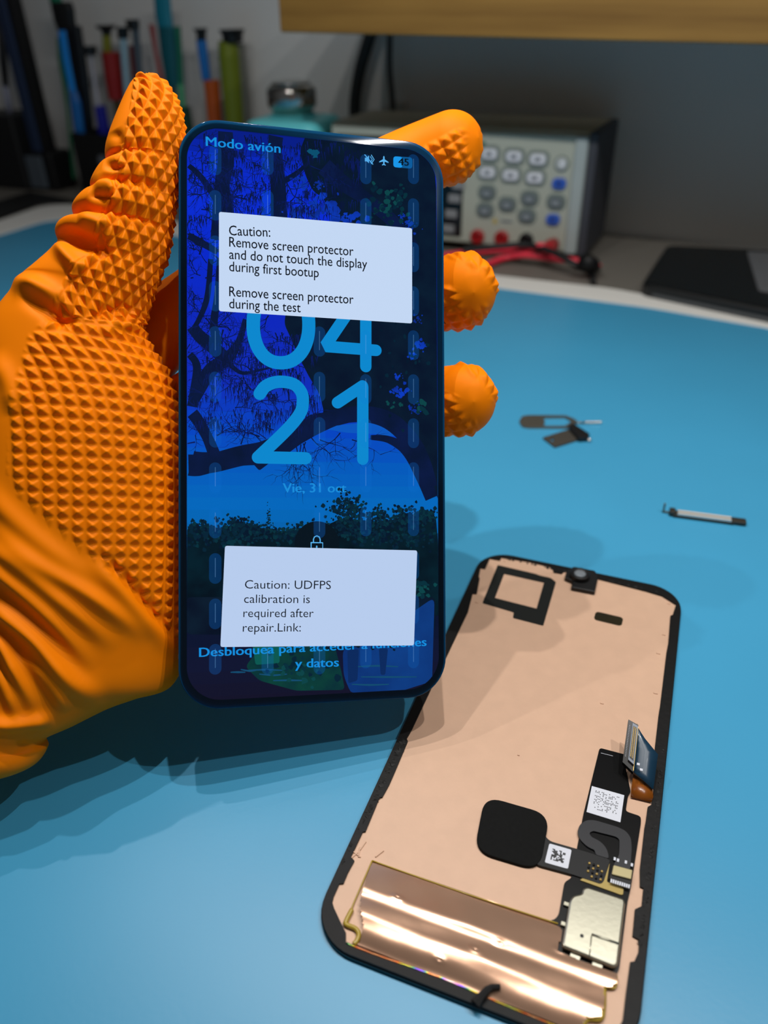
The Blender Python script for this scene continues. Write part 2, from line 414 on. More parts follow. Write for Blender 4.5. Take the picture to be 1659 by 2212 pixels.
# ------------------------------------------------------------------ turquoise pump bottle
bu, bz = buz(630, 240, 625); R3 = BR@np.array([[math.cos(.12), -math.sin(.12), 0], [math.sin(.12), math.cos(.12), 0], [0, 0, 1]])
t = thing('pump_bottle', UV_*bu+VV_*627+np.array([0, 0, -2.0]), R3); tag(t, 'turquoise square pump bottle with a shiny steel cap beside the meter', 'bottle')
TQ = mat('bottle_turquoise', '#6adbe4', .42, spec=.5, var=.03)
hw = 34; rings = []
for s, z, r in ((.93, 0, 10), (1, 3, 11), (1, 82, 11), (.985, 86, 11), (.94, 89, 11), (.86, 91, 10), (.66, 92, 9)):
    rings.append([(x, y, z) for x, y in rr(0, 0, 2*hw*s, 2*hw*s, r, 6)])
b = MB(); b.add(loftrings(rings), TQ, True); b.add(lathe([(19.5, 91), (19.5, 94)], 32), TQ); b.build('body', t)
ST = mat('bottle_steel', '#b9b6b0', .16, metal=1.0, var=.02)
b = MB(); b.add(lathe([(16.5, 92), (17, 97), (19, 98.5), (20.4, 101), (20.4, 111), (19, 114), (16, 116), (11, 116.6), (0.1, 117)], 40), ST, True); b.build('cap', t, label='polished steel cap')
b = MB(); b.add(lathe([(16.4, 116.0), (15, 117.8), (8, 117.3), (.1, 117.1)], 40), ST, True); b.build('pump_dish', t, label='polished steel dish')

# ------------------------------------------------------------------ tools in the black holder
TV = 688.0
h0 = buz(152, 290, TV-20)[0]; h1 = buz(560, 288, TV-20)[0]; hz = buz(165, 288, TV-20)[1]
t = thing('tool_holder', UV_*((h0+h1)/2)+VV_*TV+np.array([0, 0, -2]), BR); tag(t, 'black rectangular tool holder full of screwdrivers and tweezers by the wall', 'tool holder')
hl = (h1-h0)/2; b = MB()
b.add(box(-hl, hl, -20, -17, 6, hz+2, .6), BLK); b.add(box(-hl, hl, 17, 20, 6, hz+2, .6), BLK); b.add(box(-hl, -hl+3, -17, 17, 6, hz+2, .6), BLK); b.add(box(hl-3, hl, -17, 17, 6, hz+2, .6), BLK); b.add(box(-hl, hl, -20, 20, 6, 10, .6), BLK)
b.build('body', t)
b = MB(); b.add(box(-hl+4, hl-4, -19, 19, 0, 6.4), mat('holder_blue', '#0d1f6a', .6)); b.build('base', t, label='dark blue base')
u, z = buz(222, 347, TV-20); b = MB(); b.add(xf(lathe([(5.5, 0), (5.5, 1.2), (4, 1.8), (.1, 2)], 20), ROT, (u-(h0+h1)/2, -20, z+2)), mat('holder_badge', '#5a5d66', .5)); b.build('badge', t)

def tool(name, label, segs, dv=0.0, group=None, cat='tool', down=None):
    """segs: (part, colour, [(px, py, width px), ...], squash) along the tool from top to bottom"""
    t = None; last = None
    allp = []
    for part, col, pts, fl in segs:
        allp.append((part, col, [(bp(x, y, TV+dv), w) for x, y, w in pts], fl))
    end = allp[-1][2][-1][0]; prev = allp[-1][2][-2][0]
    dirn = (end-prev)/np.linalg.norm(end-prev); k = (12.0-end[2])/dirn[2] if dirn[2] < -.2 else 0
    base = end+dirn*k
    t = thing(name, base); tag(t, label, cat, group)
    for i, (part, col, pts, fl) in enumerate(allp):
        pts = list(pts)
        if i == len(allp)-1 and k > 0 and down is not False: pts.append((base, 8.0 if down is None else down))
        P = np.array([p for p, w in pts])-base; dep = [(W.T@(p-CAM))[2] for p, w in pts]
        r = np.array([w*d/F/2 for (p, w), d in zip(pts, dep)])
        n = 16; V = []; f = []
        for j in range(len(P)):
            for q in range(n):
                a = 2*math.pi*q/n; V.append(P[j]+r[j]*(UV_*math.cos(a)+VV_*math.sin(a)*fl))
        for j in range(len(P)-1):
            for q in range(n): f.append([j*n+q, j*n+(q+1) % n, (j+1)*n+(q+1) % n, (j+1)*n+q])
        f.append(list(range(n))[::-1]); f.append([(len(P)-1)*n+q for q in range(n)])
        b = MB(); b.add((V, f), mat('tool_'+col[1:], col, .4, var=.04)); b.build(part, t)
    return t
G = 'tools standing in the black holder'
tool('crimping_tool', 'black tool with a rounded hooked head and green end at the holder left', [
    ('end_cap', '#0f7a5a', [(118, -14, 32), (121, 5, 34)], .5),
    ('head', '#08090b', [(132, 4, 58), (136, 20, 62), (140, 45, 58), (146, 66, 52)], .4),
    ('shaft', '#0c0e14', [(158, 56, 42), (172, 150, 42), (188, 285, 38)], .5)], 6, G)
tool('pry_tool', 'bright blue slim pry tool in front of the black hooked tool', [
    ('blade', '#1188e0', [(133, 66, 20), (143, 130, 20), (157, 198, 18)], .5),
    ('handle', '#0a62ac', [(158, 197, 20), (163, 220, 27), (172, 285, 26)], .7)], -8, G)
tool('spudger', 'thin green stick at the left of the bright blue pry tool', [('body', '#14704a', [(128, 80, 14), (132, 130, 16), (141, 188, 12), (146, 240, 8)], .5)], 1, G)
tool('screwdriver', 'screwdriver with clear shaft, black cap and navy blue handle', [
    ('cap', '#0c0d0f', [(194, 99, 27), (196, 119, 27)], 1), ('shaft', '#a8a8b2', [(196, 118, 9), (213, 230, 11)], 1),
    ('handle', '#10108c', [(216, 228, 24), (226, 290, 26)], 1)], -4, G)
tool('screwdriver', 'screwdriver with a flared black cap, olive neck and dark red sleeve', [
    ('cap', '#0a0a0b', [(229, 54, 46), (229, 60, 40), (230, 66, 22), (231, 76, 20)], 1), ('neck', '#7a7a18', [(230, 75, 19), (232, 112, 20)], 1),
    ('handle', '#8c1210', [(239, 112, 40), (246, 165, 40), (252, 215, 34)], 1), ('shaft', '#4a3a10', [(252, 214, 18), (262, 290, 14)], 1)], 4, G)
tool('screwdriver', 'pale blue grey screwdriver with a plain black cap beside the dark red one', [
    ('cap', '#0b0c0e', [(265, 58, 26), (266, 83, 24)], 1), ('shaft', '#90b0c0', [(266, 82, 17), (275, 200, 13), (282, 285, 13)], 1)], -5, G)
tool('tweezers', 'dark grey tweezers with a wide black top right of the pale blue screwdriver', [
    ('cap', '#16181b', [(285, 42, 36), (289, 64, 30)], .6), ('arm', '#4c5862', [(292, 60, 22), (303, 175, 17), (312, 285, 9)], .4)], 0, G)
tool('spudger', 'thin dark red stick just behind the dark grey tweezers', [('body', '#6a1010', [(283, 98, 13), (290, 150, 15), (303, 285, 10)], .6)], 9, G)
tool('pry_tool', 'tall translucent teal tool rising out of the top of the picture', [
    ('handle', '#0c7a90', [(349, -20, 42), (353, 30, 42), (358, 60, 40)], .5), ('blade', '#0a5a66', [(361, 58, 48), (366, 120, 42), (374, 187, 36)], .5), ('tip', '#0b4a50', [(374, 186, 14), (382, 285, 12)], .5)], 4, G)
tool('tweezers', 'thin red tweezers leaning at the left side of the teal tool', [('arm', '#8c2626', [(327, 53, 14), (336, 110, 10), (350, 180, 12), (364, 215, 14), (378, 285, 10)], .5)], -6, G)
tool('screwdriver', 'green screwdriver with a pale green shaft right of the teal tool', [
    ('handle', '#0c6a50', [(383, 57, 14), (388, 120, 12), (391, 182, 13)], 1), ('shaft', '#50a878', [(390, 180, 13), (395, 231, 13)], 1), ('tip_sleeve', '#0e3c2c', [(399, 230, 24), (406, 285, 26)], 1)], -4, G)
tool('screwdriver', 'blue screwdriver with flared black cap and an orange sleeve', [
    ('cap', '#08090b', [(433, 61, 33), (433, 66, 27), (435, 72, 22), (435, 88, 21)], 1), ('shaft', '#0a6ab8', [(435, 87, 23), (446, 174, 20), (449, 178, 18)], 1),
    ('handle', '#b44e08', [(457, 173, 35), (464, 262, 31)], 1)], 0, G)
tool('screwdriver', 'see-through olive green screwdriver with a wide flared black cap', [
    ('cap', '#070809', [(501, 63, 57), (501, 69, 52), (502, 75, 46), (503, 92, 44)], 1), ('handle', '#728018', [(492, 88, 42), (495, 120, 46), (502, 200, 44), (508, 268, 40)], 1)], 2, G)
tool('screwdriver', 'smoky grey shaft standing right of the olive green screwdriver', [('shaft', '#6e6e64', [(517, 94, 22), (524, 170, 22), (531, 268, 20)], 1)], 9, G)

# microscope stand, black box, rod at far left
su = buz(108, 390, 690)[0]; dpt = (W.T@(bp(108, 390, 690)-CAM))[2]; mmpx = dpt/F
t = thing('support_stand', UV_*su+VV_*694+np.array([0, 0, -2]), BR); tag(t, 'dark metal pole stand on a black foot at the left of the bench', 'stand')
b = MB(); b.add(box(-17, 17, -12, 20, 0, 40, 3), BLK); b.build('foot', t)
b = MB(); b.add(box(-18, 5, -16, -11, 3, 36, 1.5), mat('stand_plate', '#4c5660', .5)); b.build('clamp_plate', t, label='grey clamp plate')
b = MB(); b.add(box(-13, 1, -8, 6, 36, 420, 2), mat('stand_pole', '#2c3c5c', .35, metal=.4)); b.add(box(1, 9, -6, 8, 36, 420, 1), BLK); b.build('pole', t)
u1 = buz(62, 385, 680)[0]; zt = buz(40, 250, 680)[1]
b = MB(); b.add(box(u1-90, u1, 676, 726, -2, zt, 3), mat('case_black', '#0a0c0f', .6)); bb = b.build('equipment_box', loc=(0, 0, 0))
me = bb.data
for v in me.vertices: v.co = v.co-Vector(((u1-45)*MM, .700, -.002))
bb.location = Vector((UV_*(u1-45)+VV_*700+np.array([0, 0, -2]))*MM); bb.rotation_euler = Matrix(BR.tolist()).to_euler()
tag(bb, 'plain black equipment box at the far left beside the pole stand', 'box')
t_ = TV; TV = 700.0
A_, B_ = bp(8, 120, 702), bp(22, 244, 702)
b = MB(); b.add(tube([bp(2, 30, 702), bp(7, 130, 702), bp(12, 186, 702)], [5, 4.5, 3], 12), mat('probe_dark', '#1c1d22', .5), True); b.add(tube([bp(11, 184, 702), bp(16, 215, 702), bp(23, 250, 702)], [3.2, 3.6, 3.6], 12), mat('probe_grey', '#8c90a4', .5), True)
o = b.build('soldering_pen', loc=tuple(bp(23, 250, 702))); tag(o, 'dark pen tool with a pale grip standing on the black box at far left', 'pen')
TV = t_
# black sheet behind the mat corner
pts = Z2([(65, 416), (182, 440), (160, 441), (112, 440.5), (80, 445), (-10, 478)], -2)+[tuple(onz(-60, 455, -2)[:2])]
b = MB(); b.add(prism(pts, -2, -.3), mat('black_sheet', '#0d0d0e', .6)); o = b.build('rubber_sheet', loc=(*pts[3], -2.0)); tag(o, 'black rubber sheet tucked against the back left corner of the blue mat', 'sheet')

# black flat device at right
fa = onz(1387, 634.5, -2); fb = onz(1659, 681, -2); ux = (fb-fa)/np.linalg.norm(fb-fa); vx = np.array([-ux[1], ux[0], 0]); DR = np.stack([ux, vx, [0, 0, 1]], 1)
t = thing('laptop_computer', fa+np.array([0, 0, 0]), DR); tag(t, 'flat black closed device lying on the bench behind the mat at right', 'device')
dv = [tuple((DR.T@(onz(x, y, 9)-fa))[:2]) for x, y in ((1386, 611), (1800, 695), (1790, 545), (1440, 528))]
b = MB(); b.add(prism(rpoly(dv, 8, 6), 0, 11, bev=2.2), mat('device_black', '#0a0c0d', .42)); b.build('body', t)
a0, a1 = np.array([*dv[0], 4.5]), np.array([*dv[1], 4.5]); ex = (a1-a0)/np.linalg.norm(a1-a0)
b = MB(); b.add(tube([a0+ex*9, a0+ex*40, a1-ex*9], 1.3, 8), mat('device_trim', '#43474a', .4)); b.build('edge_trim', t, label='grey front edge')
g = [(DR.T@(onz(x, y, 9.2)-fa))[:2] for x, y in ((1613, 545), (1760, 552), (1790, 650), (1638, 628))]
b = MB(); b.add(prism(rpoly(g, 3), 11.0, 12.0, bev=.3), mat('device_screen', '#6a6c70', .35)); b.build('grey_panel', t, label='grey panel on top')

# ------------------------------------------------------------------ small parts on the mat
STL = mat('steel_thin', '#8f8a80', .3, metal=.8)
def small(name, label, cat, c): t = thing(name, onz(*c)); return tag(t, label, cat), onz(*c)
def px7(x, y): return 1080+x/2.9625, 860+y/2.9625
t, o0 = small('eject_tool', 'flat steel sim eject tool with a loop and pin on the mat', 'eject tool', px7(300, 160))
loc = lambda pts, z=0: [tuple((onz(*px7(x, y), z)-o0)[:2]) for x, y in pts]
b = MB(); b.add(prism(rpoly(loc([(121, 157), (140, 124), (180, 117), (420, 119), (470, 139), (497, 157), (470, 181), (430, 198), (180, 198), (140, 190)]), 1), .05, .9,
      [rpoly(loc([(278, 133), (415, 131), (458, 157), (415, 186), (278, 187), (288, 160)]), .6)], bev=.2), STL); b.build('loop_plate', t)
P = [onz(*px7(480, 158), .6)-o0, onz(*px7(548, 157), .6)-o0]; Q = [onz(*px7(545, 157), .7)-o0, onz(*px7(650, 155), .7)-o0]
b = MB(); b.add(tube(P, .45, 10), STL, True)
for i in range(9):
    a = Q[0]+(Q[1]-Q[0])*i/9; c = Q[0]+(Q[1]-Q[0])*(i+1)/9; b.add(tube([a, a*.5+c*.5, c], [.55, .8, .55], 10), mat('steel_bright', '#e6e4de', .25, metal=.9), True)
b.build('pin', t, label='ribbed bright pin')
t, o0 = small('sim_tray', 'small dark sim card tray lying beside the eject tool', 'sim tray', px7(400, 260))
b = MB(); b.add(prism(rpoly(loc([(270, 262), (440, 208), (500, 275), (350, 322)]), .6), .1, .9, [rpoly(loc([(322, 270), (338, 266), (347, 280), (331, 286)]), .4)], bev=.15), mat('tray_grey', '#5b5750', .4, metal=.5)); b.build('tray_plate', t)
b = MB(); b.add(prism(rpoly(loc([(440, 196), (468, 190), (572, 258), (562, 280), (500, 284), (438, 215)]), .8), .05, 2.6, bev=.5), mat('tray_black', '#141416', .4)); b.build('tray_head', t, label='black outer lip')
b = MB(); p = onz(*px7(572, 264), 1.2)-o0; b.add(xf(lathe([(.9, 0), (1.1, .6), (.1, 1.4)], 12), None, p-np.array([0, 0, .8])), mat('steel_bright', '#e6e4de', .25, metal=.9), True); b.build('end_glint', t)  # bright bead added in place of a glint at the lip's end
t, o0 = small('metal_bracket', 'small ribbed silver metal bar alone at the right of the mat', 'metal bar', px7(1300, 780))
A = loc([(1105, 742), (1490, 792), (1482, 822), (1100, 772)])
e0 = np.array(A[0]); ex = np.array(A[1])-e0; L = np.linalg.norm(ex); ex /= L; ey = np.array([-ex[1], ex[0]])
tr = lambda x, y, z: (*(e0+ex*x+ey*y), z)
b = MB()
def barbox(x0, x1, y0, y1, z0, z1, m, bev=.2):
    v, f = box(x0, x1, y0, y1, z0, z1, bev); b.add(([tr(*p) for p in v], f), m)
barbox(0, L, -2.6, 1.2, .1, 1.3, mat('bracket_dark', '#4a463f', .4, metal=.6)); b.build('base', t)
b = MB(); barbox(1.5, L-1, -2.4, -1.5, 1.1, 2.2, mat('bracket_bright', '#f2efe8', .3, metal=.35)); barbox(1.5, L-1, -.9, .0, 1.1, 2.4, mat('bracket_bright', '#f2efe8', .3, metal=.35)); b.build('rib', t, label='bright ribs')
b = MB(); barbox(L-1, L+4.5, -2.4, .8, .1, 1.9, mat('bracket_dark', '#4a463f', .4, metal=.6), .5); barbox(-1.5, .8, -2.2, 1.2, .1, 2.4, mat('bracket_dark', '#4a463f', .4, metal=.6), .4); barbox(-4, -3.2, -.2, .8, .1, 4.2, STL); barbox(-4, -1, -.2, .6, .1, .8, STL); b.build('end_clip', t, label='dark end clips')

# ------------------------------------------------------------------ display module lying face down on the mat
mod = thing('display_module', TM, PM); tag(mod, 'removed phone display module lying face down, copper back upward, on the mat', 'display module')
GL = mat('glass_black', '#050607', .12, spec=.6, coat=.5); RIM = mat('module_rim', '#0a0a0b', .55, spec=.25, bump=.35, bscale=500)
COP = mat('copper_film', '#dbb498', .5, metal=.06, var=.07, scale=220, bump=.25, bscale=700, bdist=.00012)
rings = [[(x, y, z) for x, y in rr(0, 0, 70+2*d, 150.6+2*d, 11+d, 10)] for d, z in ((-1.2, .05), (-.3, .3), (0, .7), (-.15, 1.0))]
b = MB(); b.add(loftrings(rings), GL, True); b.build('cover_glass', mod)
inn = [(1058, 1207), (1080, 1211), (1083.5, 1204.5), (1142.5, 1214), (1193, 1226), (1196, 1237), (1213, 1240), (1220, 1234), (1291, 1251), (1396, 1278), (1429.5, 1288), (1460, 1307), (1453, 1329), (1448, 1331), (1443.6, 1389.5), (1439.6, 1410),
       (1426, 1524.5), (1422.7, 1545), (1414, 1622), (1416, 1640), (1411, 1719), (1406.5, 1739.7), (1399, 1744), (1395, 1774), (1392, 1789), (1382, 1878.5), (1382, 1916), (1389.5, 1919.6), (1385.7, 1958.5), (1371.4, 1965), (1366, 2023), (1380.5, 2031),
       (1379, 2057), (1370, 2077.7), (1361, 2079), (1357, 2109), (1352, 2145), (1345, 2205), (1333, 2225), (1330, 2268), (1156, 2198), (1058, 2157), (953, 2112), (803, 2059), (747.5, 2036),
       (747.5, 2016), (737, 1995), (722, 1963), (718, 1950), (721, 1937), (733, 1910), (742, 1909), (751.5, 1886), (765.6, 1860), (758, 1852), (783.6, 1798), (789.6, 1796.6), (809.8, 1748), (819.7, 1724), (825.8, 1722.7), (840.8, 1695.6),
       (851.4, 1671.5), (881, 1602), (878.5, 1596), (889, 1578), (940, 1470), (1011, 1322), (1021, 1283), (1030, 1283), (1036, 1251), (1034, 1246), (1038, 1227.5), (1048, 1229)]
inl = M2(inn, 1.5)
outl = rr(0, 0, 69.4, 150.0, 10.7, 10)
b = MB(); b.add(prism(outl, .9, 1.75, [inl]), RIM)
# torn glue crumbs along the long sides
for (x0, y0), (x1, y1), n, w in (((876, 1590), (783, 1782), 70, 1.6), ((1434, 1610), (1382, 2050), 60, .8), ((1070, 1201), (1420, 1279), 30, .5), ((775, 1790), (738, 1870), 16, .8)):
    for i in range(n):
        s = rng.random(); q = ml(x0+(x1-x0)*s, y0+(y1-y0)*s, 1.5); r = rng.uniform(.2, .5)
        bm = bmesh.new(); bmesh.ops.create_icosphere(bm, subdivisions=1, radius=r)
        for v in bm.verts: v.co = Vector((q[0]+rng.normal(0, .25)*w+v.co.x*rng.uniform(.7, 1.5), q[1]+v.co.y*rng.uniform(.7, 1.8), 1.65+v.co.z*.7))
        b.add(from_bm(bm), mat('glue_black', '#0c0c0c', .7))
b.build('rim_frame', mod)
b = MB(); b.add(prism(inl, .95, 1.25), COP)
# little scuffs in the film
for x, y, s in ((1445, 1305, .5), (1434, 1372, .5), (1422, 1412, .6), (1416, 1498, .6), (1090, 1213, .4), (1193, 1238, .4), (1030, 1302, .6), (1300, 1520, .5), (1120, 1632, .3)):
    q = ml(x, y, 1.2); b.add(box(q[0]-s, q[0]+s, q[1]-s*.45, q[1]+s*.45, 1.2, 1.5, .12), COP)
for x, y in ((770, 1846), (776, 1842), (784, 1828), (764, 1850), (820, 1845)):
    q = ml(x, y, 1.2); b.add(xf(box(-1.3, 1.3, -.15, .15, 0, .35, .08), Matrix.Rotation(rng.uniform(0, 3), 3, 'Z'), (q[0], q[1], 1.2)), COP)
b.build('copper_film', mod, label='matte copper coloured film')

# crumpled foil at the bottom: a bilinear patch with ridges that run along the bottom edge
FO = mat('copper_foil', '#d9ad90', .24, metal=.72, var=.05, scale=40, bump=.12, bscale=120, bdist=.0006)
c = [ml(*p, 1.3)[:2] for p in ((804, 1860), (1356, 2047), (1333, 2268), (755, 2035))]      # TL TR BR BL
c[0] = ml(804, 1860, 1.3)[:2]; nu, nv = 150, 110
def foil_h(s, v):
    w = v+.025*np.sin(5*s)*v+.012*np.sin(13*s+2)*v
    kv = np.linspace(-.1, 1.1, 241); kh = np.interp(kv, [0, .40, .49, .70, .86, .93, 1.0], [.1, 1.35, 1.1, 1.65, 1.28, .9, .35]); kh = np.convolve(np.pad(kh, 7, 'edge'), np.ones(15)/15, 'valid')
    h = np.interp(w, kv, kh)
    h = h+.10*np.sin(7*s+6*v)*np.sin(9*v+3*s)*(v > 0)+.01*np.sin(41*s-11*v)+.015*np.sin(23*v+9*s)
    for a, bb_ in ((.14, .36), (.47, .62), (.77, .30), (.55, .45), (.35, .85)):
        d2 = ((s-a)*9)**2+((v-bb_)*6)**2; h = h+.18*np.exp(-d2/.03)-.22*np.exp(-d2/.006)
    return h
S_, V_ = np.meshgrid(np.linspace(0, 1, nu), np.linspace(0, 1, nv))
c = [np.array(q) for q in c]
XY = (c[0][None, None]*((1-S_)*(1-V_))[..., None]+c[1]*(S_*(1-V_))[..., None]+c[2]*(S_*V_)[..., None]+c[3]*((1-S_)*V_)[..., None])
Zf = 1.36+np.maximum(foil_h(S_, V_), .02)
vv = np.concatenate([XY, Zf[..., None]], -1).reshape(-1, 3)
ff = [[i*nu+j, (i+1)*nu+j, (i+1)*nu+j+1, i*nu+j+1] for i in range(nv-1) for j in range(nu-1)]
# leave out the cells under the black circuit and beyond the right-hand notch
keep = []
notch = M2([(1207, 1980), (1214, 2010), (1204, 2058), (1208, 2063), (1330, 2109), (1333, 2125), (1318, 2137), (1304, 2137), (1302, 2180), (1294, 2202), (1265, 2204), (1250, 2232), (1240, 2260), (1420, 2300), (1420, 1980)], 1.3)
def inpoly1(x, y): return bool(inpoly(notch, np.array([x]), np.array([y]))[0])
for q in ff:
    cc = vv[q].mean(0)[:2]; s = (q[0] % nu)/nu; v = (q[0]//nu)/nv
    if inpoly1(cc[0], cc[1]): continue
    if s < .02+.02*math.sin(v*9) and v > .55: continue
    keep.append(q)
b = MB(); b.add((vv, keep), FO, True); b.build('copper_foil', mod, label='shiny crumpled copper foil')
YL = mat('tape_yellow', '#b79a2e', .35, coat=.3)
b = MB()
for pts, w in (([(804, 1860), (780, 1915), (762, 1957), (760, 1966)], .35), ([(804, 1860), (1000, 1929), (1205, 1996)], .35),
               ([(760, 1966), (748, 1990), (748, 1998), (768, 2007), (775, 2020), (770, 2034), (764, 2040)], 1.1),
               ([(1303, 2136), (1302, 2175), (1296, 2200), (1270, 2201), (1258, 2212), (1250, 2228)], 1.3), ([(1332, 2108), (1330, 2132), (1318, 2136), (1308, 2133), (1303, 2138)], .45)):
    P = catmull([ml(x, y, 1.6) for x, y in pts], 8); P[:, 2] = 1.75; b.add(tube(P, w/2, 8), YL, True)
b.build('yellow_tape_edge', mod, label='thin yellow tape edge')
# iridescent lower edge of the panel
m = bpy.data.materials.new('panel_edge'); m.use_nodes = True; nt = m.node_tree; bs = nt.nodes['Principled BSDF']; bs.inputs['Metallic'].default_value = .9; bs.inputs['Roughness'].default_value = .2
tc = nt.nodes.new('ShaderNodeTexCoord'); nz = nt.nodes.new('ShaderNodeTexNoise'); nz.inputs['Scale'].default_value = 160; nz.inputs['Detail'].default_value = 1
hs = nt.nodes.new('ShaderNodeValToRGB'); hs.color_ramp.elements[0].position = .3; hs.color_ramp.elements[1].position = .7
hs.color_ramp.elements[0].color = (*srgb('#c8a070'), 1); hs.color_ramp.elements[1].color = (*srgb('#d8c8b0'), 1)
for p, cc in ((.42, '#d06030'), (.47, '#b8b040'), (.52, '#30a070'), (.57, '#7048d0'), (.62, '#b06aa0')):
    e = hs.color_ramp.elements.new(p); e.color = (*srgb(cc), 1)
nt.links.new(tc.outputs['Object'], nz.inputs['Vector']); nt.links.new(nz.outputs['Fac'], hs.inputs[0]); nt.links.new(hs.outputs[0], bs.inputs['Base Color'])
P = [ml(x, y, 1.6) for x, y in ((748, 2038), (803, 2060), (953, 2113), (1058, 2158), (1156, 2199), (1330, 2269))]
for q in P: q[2] = 1.62
b = MB(); b.add(tube(catmull(P, 6), .3, 8), m, True); b.build('panel_edge', mod, label='iridescent lower panel edge')
# black crumb over the lower edge
b = MB(); P = [ml(x, y, 2.0)+np.array([0, 0, dz]) for x, y, dz in ((1028, 2168, 0), (1040, 2155, .6), (1052, 2143, .9), (1062, 2137, 1), (1080, 2136, 1))]; b.add(tube(P, [1.3, .9, .8, .6, .5], 7), mat('glue_black', '#0c0c0c', .7)); 
for i in range(16):
    q = ml(1020+rng.uniform(0, 190), 2166+rng.uniform(-4, 4)+0, 1.5); 
b.build('glue_strand', mod, label='black strand of torn glue')

FPC = mat('flex_black', '#070708', .32, spec=.25); FELT = mat('pad_black', '#0d0e0e', .75, spec=.15, var=.5, scale=900); FG = mat('flex_grey', '#2f3034', .42, spec=.35); GOLD = mat('flex_gold', '#b89a52', .4, metal=.3)
WL = mat('label_white', '#dfe3ee', .55); INK = mat('label_ink', '#15161a', .6)
def mp2(pts): return M2(pts, 1.3)
# square black ring sticker
b = MB(); b.add(prism(rpoly(mp2([(1075, 1221), (1157, 1240), (1164, 1243), (1190, 1249), (1201, 1258), (1173.5, 1352), (1108, 1335), (1110, 1323), (1042, 1303)]), .5), 1.2, 1.42,
        [mp2([(1089, 1240), (1175, 1259), (1159, 1315), (1069, 1292)])]), mat('sticker_black', '#191c1b', .7, spec=.2)); b.build('ring_sticker', mod, label='black square ring sticker')
# camera holder at the top
b = MB(); b.add(prism(rpoly(mp2([(1223, 1240), (1238, 1231), (1284, 1240), (1291, 1252), (1284, 1286), (1233, 1276), (1236, 1262), (1219, 1255)]), .6), 1.2, 2.9, bev=.3), BLK)
q = ml(1252, 1246, 3); b.add(lathe([(3.3, 2.8), (3.3, 4.4), (2.9, 4.8), (2.4, 4.4), (.1, 4.2)], 24, (q[0], q[1], 0)), BLK, True)
b.add(lathe([(2.3, 4.35), (1.6, 4.7), (.1, 4.9)], 20, (q[0], q[1], 0)), mat('lens_grey', '#7d858c', .15, coat=1), True); b.build('camera_holder', mod)
# small window
b = MB(); b.add(prism(rr(*ml(1314.5, 1336.5, 1.3)[:2], 8.9, 4.4, 1.2, 6, rot=-.02), 1.2, 1.34), mat('window_dark', '#2a2410', .18, coat=.6, var=.5, scale=120)); b.build('sensor_window', mod, label='dark iridescent window')
# long black flex on the right
b = MB(); b.add(prism(rpoly(mp2([(1295, 1617), (1352, 1632), (1351, 1660), (1362, 1712), (1356, 1722), (1351, 1754), (1384, 1765), (1384, 1780), (1362, 1921), (1355, 1950), (1337, 2096), (1330, 2108), (1208, 2062), (1204, 2058), (1213, 2005), (1184, 1991), (1199, 1987), (1207, 1976),
        (1219, 1907), (1234, 1898), (1260, 1760)]), .8), 1.2, 1.62), FPC); fbd = b.build('flex_board', mod, label='glossy black flex board')
b = MB(); a0, a1 = ml(1298, 1626.5, 1.65), ml(1324, 1633, 1.65); b.add(tube([np.array([*a0[:2], 1.63]), np.array([*a1[:2], 1.63])], .07, 6), WL); b.build('printed_line', fbd)
# white label with dot pattern
def dots(mb, quad, nx, ny, dens, z, seed, s=.42):
    r = np.random.default_rng(seed); Q = [np.array(q) for q in quad]
    for i in range(nx):
        for j in range(ny):
            if r.random() > dens: continue
            u, v = (i+.5)/nx, (j+.5)/ny; p = Q[0]*(1-u)*(1-v)+Q[1]*u*(1-v)+Q[2]*u*v+Q[3]*(1-u)*v
            e1 = (Q[1]-Q[0])/nx*s/2*1.0; e2 = (Q[3]-Q[0])/ny*s/2
            mb.add(([(*(p-e1-e2), z), (*(p+e1-e2), z), (*(p+e1+e2), z), (*(p-e1+e2), z)], [[3, 2, 1, 0]]), INK)
b = MB(); lab = mp2([(1278, 1700), (1348, 1720), (1339.5, 1778.5), (1266.5, 1756)]); b.add(prism(lab, 1.6, 1.72), WL)
dots(b, mp2([(1286, 1708.5), (1338, 1724), (1331, 1764), (1279, 1749)]), 16, 15, .42, 1.735, 3, .62); b.build('white_label', fbd)
# fold-over flex tail with connector, standing up from the board
H = lambda x, y, z: np.array(ml(x, y, z))
def sheet(rows, th=.12):
    """rows of 3-D points -> thin curved sheet"""
    A = np.array(rows); k, l = A.shape[:2]; n = np.cross(A[-1, 0]-A[0, 0], A[0, -1]-A[0, 0]); n = n/np.linalg.norm(n)*th
    V = np.concatenate([A.reshape(-1, 3), (A+n).reshape(-1, 3)]); f = []
    for i in range(k-1):
        for j in range(l-1):
            q = [i*l+j, (i+1)*l+j, (i+1)*l+j+1, i*l+j+1]; f.append(q); f.append([x+k*l for x in q[::-1]])
    for i in range(k-1):
        for j in (0, l-1): q = [i*l+j, (i+1)*l+j, (i+1)*l+j+k*l, i*l+j+k*l]; f.append(q if j else q[::-1])
    for j in range(l-1):
        for i in (0, k-1): q = [i*l+j, i*l+j+1, i*l+j+1+k*l, i*l+j+k*l]; f.append(q[::-1] if i else q)
    return V, f
rows = [[H(1407, 1733, 1.7), H(1362, 1722, 1.7)], [H(1411, 1722, 2.2), H(1364, 1700, 2.4)], [H(1409, 1700, 3.4), H(1368, 1672, 3.6)]]
b = MB(); b.add(sheet(rows), mat('flex_amber', '#8a4a0c', .3, coat=.5), True); b.build('flex_fold', mod, label='amber fold of the flex tail')
